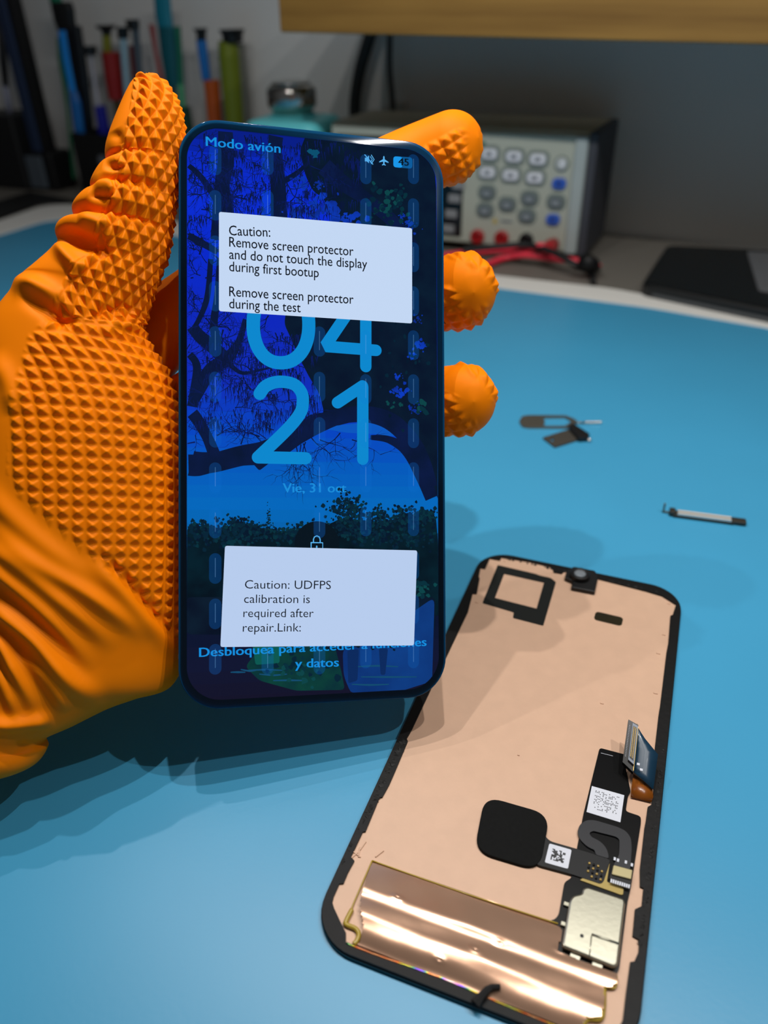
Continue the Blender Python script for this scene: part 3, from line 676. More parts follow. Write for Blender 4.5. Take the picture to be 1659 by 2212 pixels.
e_l = [(1357.5, 1554, 9), (1352, 1580, 8.2), (1347, 1615, 7), (1345, 1645, 6.0)]; e_r = [(1384, 1580, 7.5), (1398, 1602, 6.8), (1422, 1625, 5.6), (1418, 1650, 4.8)]
rows = []
for i in range(9):
    s = i/8; L_ = np.array([np.interp(s, [0, 1], [q0, q1]) for q0, q1 in ((1376, 1369), (1563, 1668), (9, 5.0))]); 
    R_ = np.array([np.interp(s, [0, .22, .5, 1], q) for q in ((1378, 1390, 1421, 1411), (1572, 1592, 1630, 1706), (8.6, 8.0, 6.6, 3.6))])
    rows.append([H(*(L_*(1-u)+R_*u)[:2], (L_*(1-u)+R_*u)[2]) for u in (0, .5, 1)])
b = MB(); b.add(sheet(rows), mat('flex_navy', '#173a52', .35, coat=.3), True)
for x, y in ((1385, 1598), (1392, 1611), (1378.5, 1652), (1385, 1664)):
    q = H(x, y, 7.0); b.add(xf(box(-.35, .35, -.35, .35, 0, .3), None, q), WL)
ftl = b.build('flex_tail', mod, label='dark blue end of the flex tail')
q = [H(1357.5, 1554, 9.4), H(1379, 1566, 9.4), H(1368, 1668, 5.4), H(1345, 1646, 5.6)]
dn = np.array([0, 0, -1.0])
b = MB(); b.add(([*q, *[p+dn for p in q]], [[0, 3, 2, 1], [4, 5, 6, 7], [0, 1, 5, 4], [1, 2, 6, 5], [2, 3, 7, 6], [3, 0, 4, 7]]), FPC); b.build('connector_base', ftl)
lerp = lambda u, v, dz=0: (q[0]*(1-u)*(1-v)+q[1]*u*(1-v)+q[2]*u*v+q[3]*(1-u)*v)+np.array([0, 0, dz])
def slab(u0, u1, v0, v1, h, m, z=0):
    A = [lerp(u0, v0, z), lerp(u1, v0, z), lerp(u1, v1, z), lerp(u0, v1, z)]; B = [p+np.array([0, 0, h]) for p in A]
    b.add((A+B, [[0, 1, 2, 3], [7, 6, 5, 4], [0, 4, 5, 1], [1, 5, 6, 2], [2, 6, 7, 3], [3, 7, 4, 0]]), m)
b = MB(); slab(.42, .95, .08, .9, .9, mat('connector_steel', '#555a62', .42, metal=.8)); slab(.5, .86, .14, .84, .12, mat('connector_dark', '#2a241c', .5), .9)
for k in range(22): slab(.54, .64, .16+.03*k, .172+.03*k, .06, GOLD, 1.02); slab(.72, .82, .16+.03*k, .172+.03*k, .06, GOLD, 1.02)
for k in range(20): slab(.14, .22, .12+.037*k, .134+.037*k, .1, mat('pin_pale', '#a9adb8', .5), 0)
slab(.95, 1.02, .06, .98, .25, GOLD); b.build('connector', ftl, label='board connector with rows of pins')
# fingerprint sensor pad with its flex
b = MB(); b.add(prism(rpoly(mp2([(1047, 1723), (1187, 1763), (1166, 1885), (1024, 1842)]), 4.6, 8), 1.2, 2.1, bev=.2), FELT); b.build('sensor_pad', mod, label='black felt backed sensor pad')
b = MB(); b.add(prism(rpoly(mp2([(1172, 1802), (1186, 1820), (1260, 1841), (1310, 1857), (1318, 1862), (1303, 1908), (1296, 1913), (1230, 1891), (1156, 1871), (1162, 1840)]), 1.2, 5), 1.55, 2.0, bev=.1), mat('flex_charcoal', '#161719', .5, spec=.3)); 
q = ml(1285, 1883, 2)
for i in range(4):
    for j in range(4):
        if (i, j) in ((0, 0), (3, 3)): continue
        b.add(lathe([(.33, 0), (.25, .35), (.1, .4)], 8, (q[0]-1.5+i, q[1]-1.6+j*1.05, 2.0)), GOLD if (i+j) % 2 else FPC)
sfx = b.build('sensor_flex', mod)
b = MB(); b.add(prism(rpoly(mp2([(1186, 1826), (1234, 1840), (1226, 1881), (1176, 1867)]), .4), 1.95, 2.1), WL); dots(b, mp2([(1193, 1837), (1222, 1845), (1216, 1869), (1188, 1861)]), 10, 10, .5, 2.115, 8, .95); b.build('small_label', sfx)
# S-shaped grey flex
S4 = [(990, 1060), (985, 1027), (930, 1002), (875, 950), (853, 890), (873, 832), (920, 801), (980, 800), (1150, 850), (1215, 880), (1255, 932), (1262, 1010), (1250, 1180), (1115, 1150), (1165, 1060), (1168, 945), (1140, 925), (970, 882), (943, 897), (958, 925), (1030, 962), (1072, 1010), (1088, 1060), (1088, 1090)]
b = MB(); b.add(prism(rpoly(M2([(1000+x/3.456, 1540+y/3.456) for x, y in S4], 2.0), 1.0, 4), 1.6, 2.12, bev=.08), FG)
for x, y in ((1328, 1855), (1335, 1858), (1352, 1862), (1365, 1868)):
    q = ml(x, y, 2.2); b.add(xf(box(-.25, .25, -.4, .4, 2.14, 2.2), None, (q[0], q[1], 0)), WL)
b.build('curved_flex', mod, label='grey S-shaped flex cable')
b = MB(); b.add(prism(rpoly(mp2([(1310, 1861), (1317, 1863), (1310, 1908), (1346, 1922), (1345, 1935), (1341, 1936), (1252, 1904), (1258, 1900), (1300, 1912)]), .3), 1.55, 1.9), mat('stiffener_yellow', '#b59c50', .5)); b.build('stiffener', fbd, label='yellow stiffener')
b = MB(); b.add(prism(rpoly(mp2([(1322, 1875), (1366, 1886), (1361, 1918), (1314, 1904)]), .3), 1.55, 2.5, bev=.1), BLK); b.add(prism(rpoly(mp2([(1323, 1877), (1364, 1888), (1361, 1908), (1319, 1897)]), .3), 2.4, 3.0, bev=.15), mat('socket_cream', '#b8ac80', .4, metal=.4))
q0, q1 = ml(1321, 1901, 3), ml(1359, 1913, 3)
for k in range(9):
    q = q0+(q1-q0)*k/8; b.add(xf(box(-.18, .18, -.45, .45, 2.45, 2.75), None, (q[0], q[1], 0)), WL)
b.build('flex_socket', fbd)
# silver shield can
SH = mat('shield_silver', '#b9b6a4', .3, metal=.92, var=.04, scale=300, bump=.05, bscale=900)
sp = M2([(1268, 1918), (1347, 1944), (1350, 1953), (1334, 2087), (1325, 2092), (1216, 2048), (1214, 2042), (1230, 1947), (1237, 1937), (1256, 1933), (1258, 1922)], 2.6)
b = MB(); b.add(prism(rpoly(sp, .9), 1.6, 3.2, [], bev=.45), SH)
q = ml(1257, 2021, 3.3); b.add(lathe([(.42, 3.18), (.42, 3.23), (.1, 3.24)], 12, (q[0], q[1], 0)), BLK)
A = [ml(1278, 2018, 3.3), ml(1336, 2038, 3.3)]; b.add(tube([np.array([*p[:2], 3.2]) for p in A], .28, 8), SH, True)
A = [ml(1278, 2020, 3.3), ml(1273, 2068, 3.3)]; b.add(tube([np.array([*p[:2], 3.12]) for p in A], .16, 8), SH, True)
for x, y in ((1242, 2068), (1290, 2087), (1228, 1955), (1222, 1998)):
    q = ml(x, y, 2); b.add(xf(box(-1.1, 1.1, -.5, .5, 1.6, 2.3, .15), None, (q[0], q[1], 0)), SH)
b.build('shield_can', fbd, label='silver metal shield can')

# ------------------------------------------------------------------ the phone held upright
ph = thing('smartphone', TP, PP); tag(ph, 'smartphone held up in the gloved hand, lock screen lit under blue protective film', 'phone')
FR = mat('frame_pink_metal', '#d8c2bc', .28, metal=.85, var=.02)
rings = [[(x, y, z) for x, y in rr(0, 0, 70.4-2*d, 151.0-2*d, 10.6-d, 12)] for d, z in ((.3, -.9), (.05, -1.1), (0, -1.5), (0, -6.9), (.15, -7.7), (.8, -8.3))]
b = MB(); b.add(loftrings(rings), FR, True); b.build('frame', ph, label='pale pink metal frame')
b = MB(); b.add(prism(rr(0, 0, 68.6, 149.2, 9.8, 12), -8.6, -8.2), mat('back_glass', '#c9b7b2', .4)); b.build('back_cover', ph)
rings = [[(x, y, z) for x, y in rr(0, 0, 70.4-2*d, 151.0-2*d, 10.6-d, 12)] for d, z in ((.1, -1.0), (0, -.6), (.03, -.2), (.12, -.05), (.28, 0))]
b = MB(); b.add(loftrings(rings), mat('front_glass', '#0a4268', .1, spec=.15, coat=.0, var=.02), True); b.build('front_glass', ph, label='front glass with blue looking border')
for y0, y1 in ((10.5, 17.5), (20, 32)):
    b = MB(); b.add(box(35.0, 35.75, y0, y1, -5.4, -3.2, .3), FR); b.build('side_button', ph)
for y in (-62, 62):
    for s in (-1, 1): b = MB(); b.add(box(s*35.22-.03, s*35.22+.03, y-.5, y+.5, -7.6, -.8), mat('antenna_line', '#b9aaa4', .5)); b.build('antenna_line', ph)

SW, SH_, SR = 66.2, 146.4, 8.6
scr = rr(0, 0, SW, SH_, SR, 10)
b = MB(); Z = .04
def inscr(x, y, m=0):
    qx, qy = abs(x)-(SW/2-SR), abs(y)-(SH_/2-SR)
    return max(qx, qy) < SR-m and (qx < 0 or qy < 0 or qx*qx+qy*qy < (SR-m)**2)
def clip(vf):
    """drop faces that stick out of the lit area"""
    v, f = vf; v = np.asarray(v, float); return v, [q for q in f if all(inscr(*v[i][:2]) for i in q)]
# sky: fine horizontal bands of colour (a picture on the screen)
keys = [(275, (7, 22, 92)), (360, (8, 40, 190)), (440, (10, 46, 215)), (560, (8, 42, 205)), (700, (14, 40, 190)), (830, (16, 46, 185)), (930, (6, 70, 196)), (1010, (4, 92, 190)), (1090, (3, 106, 190)), (1140, (4, 100, 176)), (1200, (4, 40, 76)), (1300, (5, 18, 44)), (1420, (16, 22, 50)), (1520, (20, 18, 40))]
xs = np.linspace(-SW/2, SW/2, 41); ys = [pl(670, y)[1] for y, _ in keys]
NY = 150; yy = np.linspace(-SH_/2, SH_/2, NY+1)
NC = 48
cols = []
for k in range(NC):
    y = ys[-1]+(ys[0]-ys[-1])*(k+.5)/NC; o = np.argsort(ys)
    cols.append('#%02x%02x%02x' % tuple(int(np.interp(y, np.array(ys)[o], np.array([c[i] for _, c in keys])[o])) for i in range(3)))
for k in range(NC):
    a = ys[-1]+(ys[0]-ys[-1])*k/NC; c_ = ys[-1]+(ys[0]-ys[-1])*(k+1)/NC
    if k == 0: a = -SH_/2
    if k == NC-1: c_ = SH_/2
    def hx(y):
        q = abs(y)-(SH_/2-SR)
        return SW/2 if q <= 0 else SW/2-SR+math.sqrt(max(0, SR*SR-q*q))
    n = 6; yl = [a+(c_-a)*i/n for i in range(n+1)]
    V = [(-hx(y), y, Z) for y in yl]+[(hx(y), y, Z) for y in yl]
    b.add((V, [[i, n+1+i, n+2+i, i+1] for i in range(n)]), emat('screen_sky_'+cols[k][1:], cols[k]))
# trees: dark branches, twigs and needles
NAV = emat('screen_bark', '#071634', 1, 0, '#0a1a44', 120); NAV2 = emat('screen_bark_dark', '#06142a', 1, 0, '#081c30', 160); TW = emat('screen_twig', '#0a1a58'); TW2 = emat('screen_twig_dark', '#08153a')
GR = [emat('screen_leaf_a', '#06303c'), emat('screen_leaf_b', '#0b4448'), emat('screen_leaf_c', '#052436'), emat('screen_leaf_d', '#04182c')]
def pxpoly(pts, z, m, r=1.2):
    b.add(clip_poly(rpoly(P2(pts), r), z), m)
def clip_poly(poly, z):
    poly = [(max(-SW/2+.05, min(SW/2-.05, x)), max(-SH_/2+.05, min(SH_/2-.05, y))) for x, y in poly]
    out = []
    for x, y in poly:
        qx, qy = abs(x)-(SW/2-SR), abs(y)-(SH_/2-SR)
        if qx > 0 and qy > 0 and math.hypot(qx, qy) > SR-.05:
            k = (SR-.05)/math.hypot(qx, qy); x = math.copysign(SW/2-SR+qx*k, x); y = math.copysign(SH_/2-SR+qy*k, y)
        out.append((x, y))
    poly = out
    return prism(poly, z, z)
def pxrib(pts, w, z, m):
    q = [pl(x, y) for x, y in pts]; b.add(clip(ribbon(q, [v/8.1 for v in w], z, 10)), m)
# big dark crown on the right
pxpoly([(660, 262), (760, 262), (850, 262), (890, 262), (915, 280), (930, 300), (940, 315), (950, 340), (955, 370), (956, 420), (953, 700), (953, 1085), (928, 1040), (912, 985), (890, 950), (862, 925), (838, 915), (810, 905), (790, 905), (760, 912), (735, 918), (700, 930), (672, 936), (676, 915), (700, 892), (690, 850), (668, 815), (650, 780), (630, 735), (614, 700), (622, 640), (690, 560), (735, 500), (715, 470), (700, 430), (675, 412), (660, 380), (648, 330)], .07, NAV2)
# light gaps in the crown
SK = emat('screen_gap', '#0a3cc0', 1, 0, '#0a2880', 200)
for x, y, r, n in ((650, 392, 15, 1), (670, 440, 22, 1), (715, 458, 34, 1), (755, 472, 22, 1), (880, 490, 14, 1), (868, 468, 8, 1), (910, 745, 14, 0), (893, 770, 10, 0), (868, 850, 16, 0), (895, 880, 14, 0), (852, 842, 10, 0), (905, 690, 9, 0), (860, 815, 9, 0), (640, 470, 20, 1), (690, 400, 9, 1)):
    for i in range(22 if n else 16):
        qx, qy = x+rng.normal(0, r*.6), y+rng.normal(0, r*.55); rad = r*rng.uniform(.08, .34)
        pp = [(qx+rad*rng.uniform(.6, 1.3)*math.cos(a), qy+rad*rng.uniform(.6, 1.3)*math.sin(a)) for a in np.linspace(0, 6.28, 10)[:-1]]
        b.add(clip_poly(P2(pp), .085+.001*i), SK)
# arch branch and its sky sliver
pxpoly([(690, 925), (738, 918), (800, 912), (838, 925), (862, 940), (846, 942), (800, 937), (750, 935)], .09, emat('screen_sliver', '#0a58c0'), .5)
pxrib([(404, 1003), (455, 1001), (520, 985), (580, 975), (640, 940), (690, 915), (740, 898), (800, 896), (850, 915), (892, 960), (915, 1010), (936, 1075)], [40, 40, 42, 50, 42, 38, 34, 36, 40, 40, 40, 30], .10, NAV)
pxrib([(404, 998), (430, 1002), (500, 992)], [56, 50, 30], .101, NAV)
pxrib([(800, 945), (840, 950), (880, 975), (912, 1030), (938, 1090)], [10, 16, 26, 30, 30], .102, NAV)
pxpoly([(545, 1000), (585, 998), (560, 1017)], .102, NAV, .6)
# trunks and limbs on the left
pxrib([(487, 285), (488, 350), (480, 400), (482, 455), (478, 520)], [30, 34, 30, 44, 44], .10, NAV)
pxrib([(597, 285), (594, 330), (600, 390), (603, 460), (606, 520)], [32, 28, 32, 34, 34], .10, NAV)
pxrib([(404, 355), (430, 378), (455, 412), (478, 450)], [10, 12, 14, 18], .101, NAV)
pxrib([(404, 508), (430, 522), (470, 545)], [14, 16, 12], .101, NAV)
pxrib([(404, 690), (430, 725), (462, 752), (485, 775)], [22, 26, 28, 30], .101, NAV)
pxrib([(455, 560), (448, 640), (430, 690), (410, 720)], [10, 12, 10, 8], .101, NAV)
pxrib([(476, 560), (470, 640), (462, 700), (470, 745)], [14, 14, 16, 22], .101, NAV)
pxrib([(530, 690), (515, 740), (490, 775), (455, 800), (425, 850), (405, 890)], [10, 14, 26, 28, 26, 22], .101, NAV)
pxrib([(404, 880), (425, 905), (448, 945), (466, 990)], [26, 24, 22, 26], .101, NAV)
pxrib([(404, 760), (425, 790), (420, 850), (412, 900)], [14, 16, 20, 24], .101, NAV)
pxrib([(485, 775), (520, 805), (560, 800), (600, 790)], [12, 8, 5, 3], .101, NAV)
pxrib([(600, 400), (640, 375), (668, 350)], [14, 10, 6], .101, NAV)
pxrib([(700, 360), (740, 395), (790, 430), (850, 480), (895, 540)], [40, 36, 30, 30, 30], .101, NAV)
pxrib([(640, 940), (665, 905), (700, 895)], [8, 10, 8], .101, NAV)
def twig(x, y, a, l, w, depth, m, z):
    pts = [(x, y)]
    for i in range(4):
        a += rng.normal(0, .28); x += l/4*math.cos(a); y += l/4*math.sin(a); pts.append((x, y))
        if depth and rng.random() < .85: twig(x, y, a+rng.choice([-1, 1])*rng.uniform(.4, 1.0), l*.6, w*.6, depth-1, m, z)
    q = [pl(*p) for p in pts]; b.add(clip(ribbon(q, [w/8.1, w*.7/8.1, w*.5/8.1, w*.35/8.1, w*.2/8.1], z, 2)), m)
for i in range(46):
    x, y = rng.uniform(404, 690), rng.uniform(300, 470); twig(x, y, rng.uniform(0, 6.28), rng.uniform(30, 70), rng.uniform(2, 4), 2, TW2 if i % 2 else TW, .103)
for i in range(56):
    x, y = rng.uniform(404, 640), rng.uniform(680, 960); twig(x, y, rng.uniform(0, 6.28), rng.uniform(30, 75), rng.uniform(1.8, 3.6), 2, TW2 if i % 3 else TW, .103)
for i in range(30):
    x, y = rng.uniform(404, 470), rng.uniform(460, 700); twig(x, y, rng.uniform(0, 6.28), rng.uniform(20, 60), rng.uniform(2, 3.4), 2, TW2, .103)
for x, y, a in ((640, 965, 1.2), (650, 960, 1.6), (660, 955, 2.0), (672, 945, .9), (690, 950, .7), (655, 958, 1.4), (450, 985, -1.2), (520, 960, -1.0), (760, 950, .4), (735, 935, 2.6)):
    twig(x, y, a, 70, 2.6, 2, TW2, .104)
# hanging needle sprays
V = {0: ([], []), 1: ([], []), 2: ([], [])}
for i in range(300):
    if i % 2: cx, cy = rng.uniform(430, 680), rng.uniform(720, 930)
    else: cx, cy = rng.uniform(404, 780), rng.uniform(290, 480)
    n = rng.integers(5, 11); c = int(rng.integers(0, 2))
    for k in range(n):
        x = cx+rng.normal(0, 7); l = rng.uniform(10, 26); w = rng.uniform(.7, 1.4); y = cy+rng.normal(0, 4); dx = rng.normal(0, 3)
        p = [pl(x-w, y), pl(x+w, y), pl(x+dx, y+l)]
        if all(inscr(*q[:2]) for q in p): vs, fs = V[c]; bi = len(vs); vs += [(*q[:2], .105) for q in p]; fs.append([bi+2, bi+1, bi])
b.add(V[0], TW); b.add(V[1], TW2)
# pale green leaves in the crown
def leaves(cx, cy, sx, sy, n, r, ms, z=.106):
    for i in range(n):
        x, y = cx+rng.normal(0, sx), cy+rng.normal(0, sy); a = rng.uniform(0, 6.28); rad = r*rng.uniform(.5, 1.3); k = 7
        pp = [(x+rad*rng.uniform(.5, 1.2)*math.cos(a+6.28*j/k), y+rad*rng.uniform(.5, 1.2)*math.sin(a+6.28*j/k)) for j in range(k)]
        q = P2(pp)
        if all(inscr(*p) for p in q): b.add(([(*p, z+.00002*i) for p in q][::-1], [list(range(k))]), ms[int(rng.integers(0, len(ms)))])
leaves(840, 440, 16, 22, 46, 6, [GR[0], GR[1], GR[2]]); leaves(805, 430, 8, 18, 14, 5, [GR[0], GR[2]]); leaves(870, 435, 8, 18, 14, 5, [GR[0]]); leaves(914, 880, 6, 12, 12, 6, [GR[1], GR[0]]); leaves(682, 330, 6, 3, 6, 6, [emat('screen_leaf_e', '#0a5070')]); leaves(860, 760, 40, 60, 40, 4, [GR[3], GR[2]]); leaves(850, 875, 10, 6, 8, 4, [GR[1]])
# tree line
pxpoly([(403, 1165), (403, 1140), (440, 1135), (480, 1142), (520, 1128), (560, 1140), (610, 1148), (660, 1142), (712, 1132), (735, 1120), (790, 1124), (830, 1128), (870, 1116), (905, 1108), (940, 1112), (953, 1180), (953, 1330), (403, 1330)], .107, emat('screen_wood', '#04202c', 1, 0, '#03121e', 140))
for cx, cy, sx, sy, n, r in ((430, 1140, 16, 6, 40, 8), (510, 1136, 18, 9, 60, 8), (560, 1148, 22, 8, 40, 8), (640, 1146, 20, 6, 40, 7), (755, 1105, 20, 16, 110, 8), (752, 1088, 9, 6, 24, 6), (815, 1118, 12, 10, 40, 7), (870, 1115, 22, 9, 70, 8), (920, 1112, 14, 8, 40, 8), (580, 1122, 3, 13, 24, 4), (500, 1160, 60, 12, 90, 9), (850, 1150, 60, 16, 120, 9), (720, 1150, 40, 10, 50, 8)):
    leaves(cx, cy, sx*1.05, sy*1.1, int(n*2.2), r*.52, [GR[0], GR[2], GR[3], GR[2]], .108)
# lower part of the picture: bank, grass, and a reflection painted in as a pale patch
pxpoly([(403, 1290), (940, 1290), (940, 1360), (700, 1375), (403, 1370)], .1085, emat('screen_shade', '#050e22', 1, 0, '#0a1c2e', 120))
pxpoly([(580, 1385), (720, 1385), (735, 1440), (745, 1490), (640, 1492), (560, 1470), (530, 1440), (545, 1420)], .109, emat('screen_bank', '#062a36', 1, 0, '#0a4038', 150))
pxpoly([(545, 1392), (604, 1392), (604, 1432), (552, 1436)], .1095, emat('screen_bank_light', '#0a5a52'), .6)
pxpoly([(740, 1400), (790, 1380), (880, 1330), (938, 1290), (938, 1480), (860, 1498), (760, 1502), (742, 1460)], .109, emat('screen_reflection', '#0e3f86', 1, 0, '#0a3070', 60), 2)
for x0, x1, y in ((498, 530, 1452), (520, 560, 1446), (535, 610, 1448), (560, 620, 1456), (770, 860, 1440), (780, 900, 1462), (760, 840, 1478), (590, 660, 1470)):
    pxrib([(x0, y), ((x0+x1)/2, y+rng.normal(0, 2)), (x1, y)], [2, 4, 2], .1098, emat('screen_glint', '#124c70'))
leaves(905, 1270, 14, 14, 24, 6, [GR[0], GR[1]], .110); leaves(640, 1440, 40, 16, 40, 7, [GR[0], GR[1], GR[2]], .110); leaves(760, 1395, 60, 5, 20, 5, [GR[3]], .1102)
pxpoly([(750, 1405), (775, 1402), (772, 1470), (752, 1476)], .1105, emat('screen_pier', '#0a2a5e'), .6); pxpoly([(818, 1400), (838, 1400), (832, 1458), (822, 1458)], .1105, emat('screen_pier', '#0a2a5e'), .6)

# clock and writing
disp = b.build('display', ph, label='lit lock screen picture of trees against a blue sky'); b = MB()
NIGHT = emat('screen_night', '#06141f'); TXT = emat('screen_clock', '#0b8ad0'); TX2 = emat('screen_status', '#1490e0'); TXD = emat('screen_date', '#1a8edc')
def pxs(pts, w, z, m): b.add(stroke(np.array([pl(x, y)[:2] for x, y in pts]), w/8.1, z), m)
sup = lambda a, e: math.copysign(abs(a)**e, a)
z0_ = [(607+60*sup(math.cos(a), .92), 702+82*sup(math.sin(a), .92)) for a in np.linspace(-math.pi/2, 1.5*math.pi, 72)]
pxs(z0_, 28, .112, TXT)
pxs([(788, 622), (703, 747), (703.5, 748.5), (812, 757)], 25, .112, TXT); pxs([(790, 622), (790, 792)], 25, .1121, TXT)
two = catmull([(561, 851), (572, 836), (590, 827), (612, 825), (636, 831), (651, 848), (654, 869), (648, 893), (620, 928), (557.5, 988)], 8)
pxs(two, 26, .112, TXT); pxs([(557.5, 988), (660, 990)], 26, .1121, TXT)
pxs([(729, 870), (783, 834)], 25, .112, TXT); pxs([(783.5, 836), (783.5, 992)], 25, .1121, TXT)
def tx(s, x0, y0, x1, y1, cap, z, m, bold=0.0):
    if m in (TX2, TXD, NIGHT): b.add(text(s, pl(x0+1.3, y0), pl(x1+1.3, y1), cap/8.1, z+.0006, 0), m)
    b.add(text(s, pl(x0, y0), pl(x1, y1), cap/8.1, z, bold), m)
b.build('clock', disp, label='pale blue clock digits reading 04 21'); b = MB()
tx('Vie, 31 oct', 610.6, 1063.6, 747, 1063.6, 19, .113, TXD)
b.build('date_text', disp); b = MB()
tx('Modo avión', 444.4, 315.5, 605, 331, 19.5, .113, TX2)
b.build('status_text', disp); b = MB()
tx('Desbloquea para acceder a funciones', 430, 1419, 920, 1395, 18.5, .113, TX2)
tx('y datos', 637, 1442.5, 730.6, 1439.5, 18.5, .113, TX2)
# status icons
b.build('unlock_text', disp); b = MB()
BT = emat('screen_battery', '#1a98ea'); BT2 = emat('screen_battery_dim', '#0c5a94'); IC = emat('screen_icon', '#5ab4f0')
c4 = P2([(849.5, 338), (890.5, 340.5), (890.5, 365), (849.5, 361.5)])
b.add(prism(rpoly(c4, .9, 5), .113, .113), BT2); b.add(prism(rpoly(P2([(849.5, 338), (869, 339.2), (869, 363.2), (849.5, 361.5)]), .8, 5), .1132, .1132), BT)
tx('45', 860, 357, 882.5, 358.8, 15.5, .1145, NIGHT)
ax = [(0, -10.5), (1.6, -8), (1.7, -3), (10, 2.2), (10, 4.4), (1.6, 2), (1.4, 7), (4, 9), (4, 10.6), (0, 9.4), (-4, 10.6), (-4, 9), (-1.4, 7), (-1.6, 2), (-10, 4.4), (-10, 2.2), (-1.7, -3), (-1.6, -8)]
b.add(prism(P2([(829+x, 347.5+y+x*.06) for x, y in ax]), .113, .113), IC)
b.add(prism(P2([(788, 341), (792, 341), (797, 336), (797, 353), (792, 349), (788, 349)]), .113, .113), IC)
pxs([(800, 339), (804, 345), (800, 351)], 1.8, .113, IC); pxs([(802, 335.5), (808, 345), (802, 354)], 1.8, .113, IC); pxs([(788, 335), (805, 355)], 2.2, .1135, IC)
# lock button
b.build('status_icons', disp); b = MB()
b.add(prism([tuple(pl(684.6+48.6*math.cos(a), 1174.6+48.6*math.sin(a))[:2]) for a in np.linspace(0, 2*math.pi, 61)[:-1]], .1125, .1125), NIGHT)
lk = [(677, 1172), (677, 1165), (679, 1160), (684.3, 1157.5), (689.5, 1160), (691.5, 1165), (691.5, 1172)]
pxs(lk, 2.4, .1135, IC); pxs([(672, 1172), (697, 1172.5), (697, 1192), (672, 1192), (672, 1172)], 2.4, .1135, IC); pxs([(684, 1180), (684, 1184)], 3, .1135, IC)
b.build('lock_button', disp, label='dark round lock button'); b = MB()
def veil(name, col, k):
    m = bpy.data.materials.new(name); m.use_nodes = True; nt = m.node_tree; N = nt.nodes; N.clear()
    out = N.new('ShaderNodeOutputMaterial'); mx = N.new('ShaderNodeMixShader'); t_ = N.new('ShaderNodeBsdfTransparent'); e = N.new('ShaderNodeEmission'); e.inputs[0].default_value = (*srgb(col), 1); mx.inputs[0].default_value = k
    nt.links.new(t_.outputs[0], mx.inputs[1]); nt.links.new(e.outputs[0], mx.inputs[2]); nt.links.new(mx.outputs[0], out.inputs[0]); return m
mk, mk2 = veil('screen_pill', '#0f74d8', .13), veil('screen_pill_line', '#7cc0ff', .18)  # paler translucent pills, each with a thin line, over the lock screen
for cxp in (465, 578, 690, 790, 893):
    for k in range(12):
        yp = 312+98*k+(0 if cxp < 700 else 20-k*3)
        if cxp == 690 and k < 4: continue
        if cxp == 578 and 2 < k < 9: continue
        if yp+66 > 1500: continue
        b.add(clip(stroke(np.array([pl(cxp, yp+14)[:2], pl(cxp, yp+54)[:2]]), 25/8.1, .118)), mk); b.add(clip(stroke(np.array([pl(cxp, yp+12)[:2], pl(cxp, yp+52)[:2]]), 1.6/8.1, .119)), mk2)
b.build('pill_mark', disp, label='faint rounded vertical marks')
# the two caution boxes
WHT = emat('dialog_white', '#c8dbf6'); WH2 = emat('dialog_white_low', '#bcd0f0'); INKS = emat('dialog_ink', '#0d131c')
def dialog(quad, lines, cap, m, bold=0.0):
    global b
    b = MB(); b.add(prism(rpoly(P2(quad), .6), .125, .125), m)
    for s, x0, y0, x1, y1 in lines: tx(s, x0, y0, x1, y1, cap, .135, INKS, bold)
    return b.build('dialog_box', disp)
dialog([(473, 458), (890, 493.5), (890, 699), (473, 672.5)], [('Caution:', 495, 508.5, 584, 512), ('Remove screen protector', 495, 533, 763.5, 553), ('and do not touch the display', 495, 559.5, 793, 580.5),
    ('during first bootup', 495, 586, 688.5, 599.5), ('Remove screen protector', 495, 640, 763.5, 656.8), ('during the test', 495, 666, 649.5, 675)], 20.3, WHT, .004)
dialog([(486, 1179), (901, 1189), (894, 1394), (476, 1397.5)], [('Caution: UDFPS', 528.8, 1271.3, 714.5, 1272.5), ('calibration is', 527, 1302.3, 669, 1302.8), ('required after', 525.5, 1333, 677, 1333.2), ('repair.Link:', 524.3, 1364.6, 649.5, 1364)], 17.6, WH2, -.004)
# clear blue-tinted protective film over the whole front
mf = bpy.data.materials.new('protective_film'); mf.use_nodes = True; nt = mf.node_tree; N = nt.nodes; N.clear()
out = N.new('ShaderNodeOutputMaterial'); mx = N.new('ShaderNodeMixShader'); tr_ = N.new('ShaderNodeBsdfTransparent'); gl = N.new('ShaderNodeBsdfGlossy'); fz = N.new('ShaderNodeFresnel')
tr_.inputs[0].default_value = (.97, .985, 1, 1); gl.inputs['Roughness'].default_value = .04; fz.inputs[0].default_value = 1.35
nt.links.new(fz.outputs[0], mx.inputs[0]); nt.links.new(tr_.outputs[0], mx.inputs[1]); nt.links.new(gl.outputs[0], mx.inputs[2]); nt.links.new(mx.outputs[0], out.inputs[0])
b = MB(); b.add(prism(rr(0, 0, 69.3, 149.9, 10.1, 12), .17, .17), mf)
b.build('screen_protector', ph, label='clear glossy protective film')

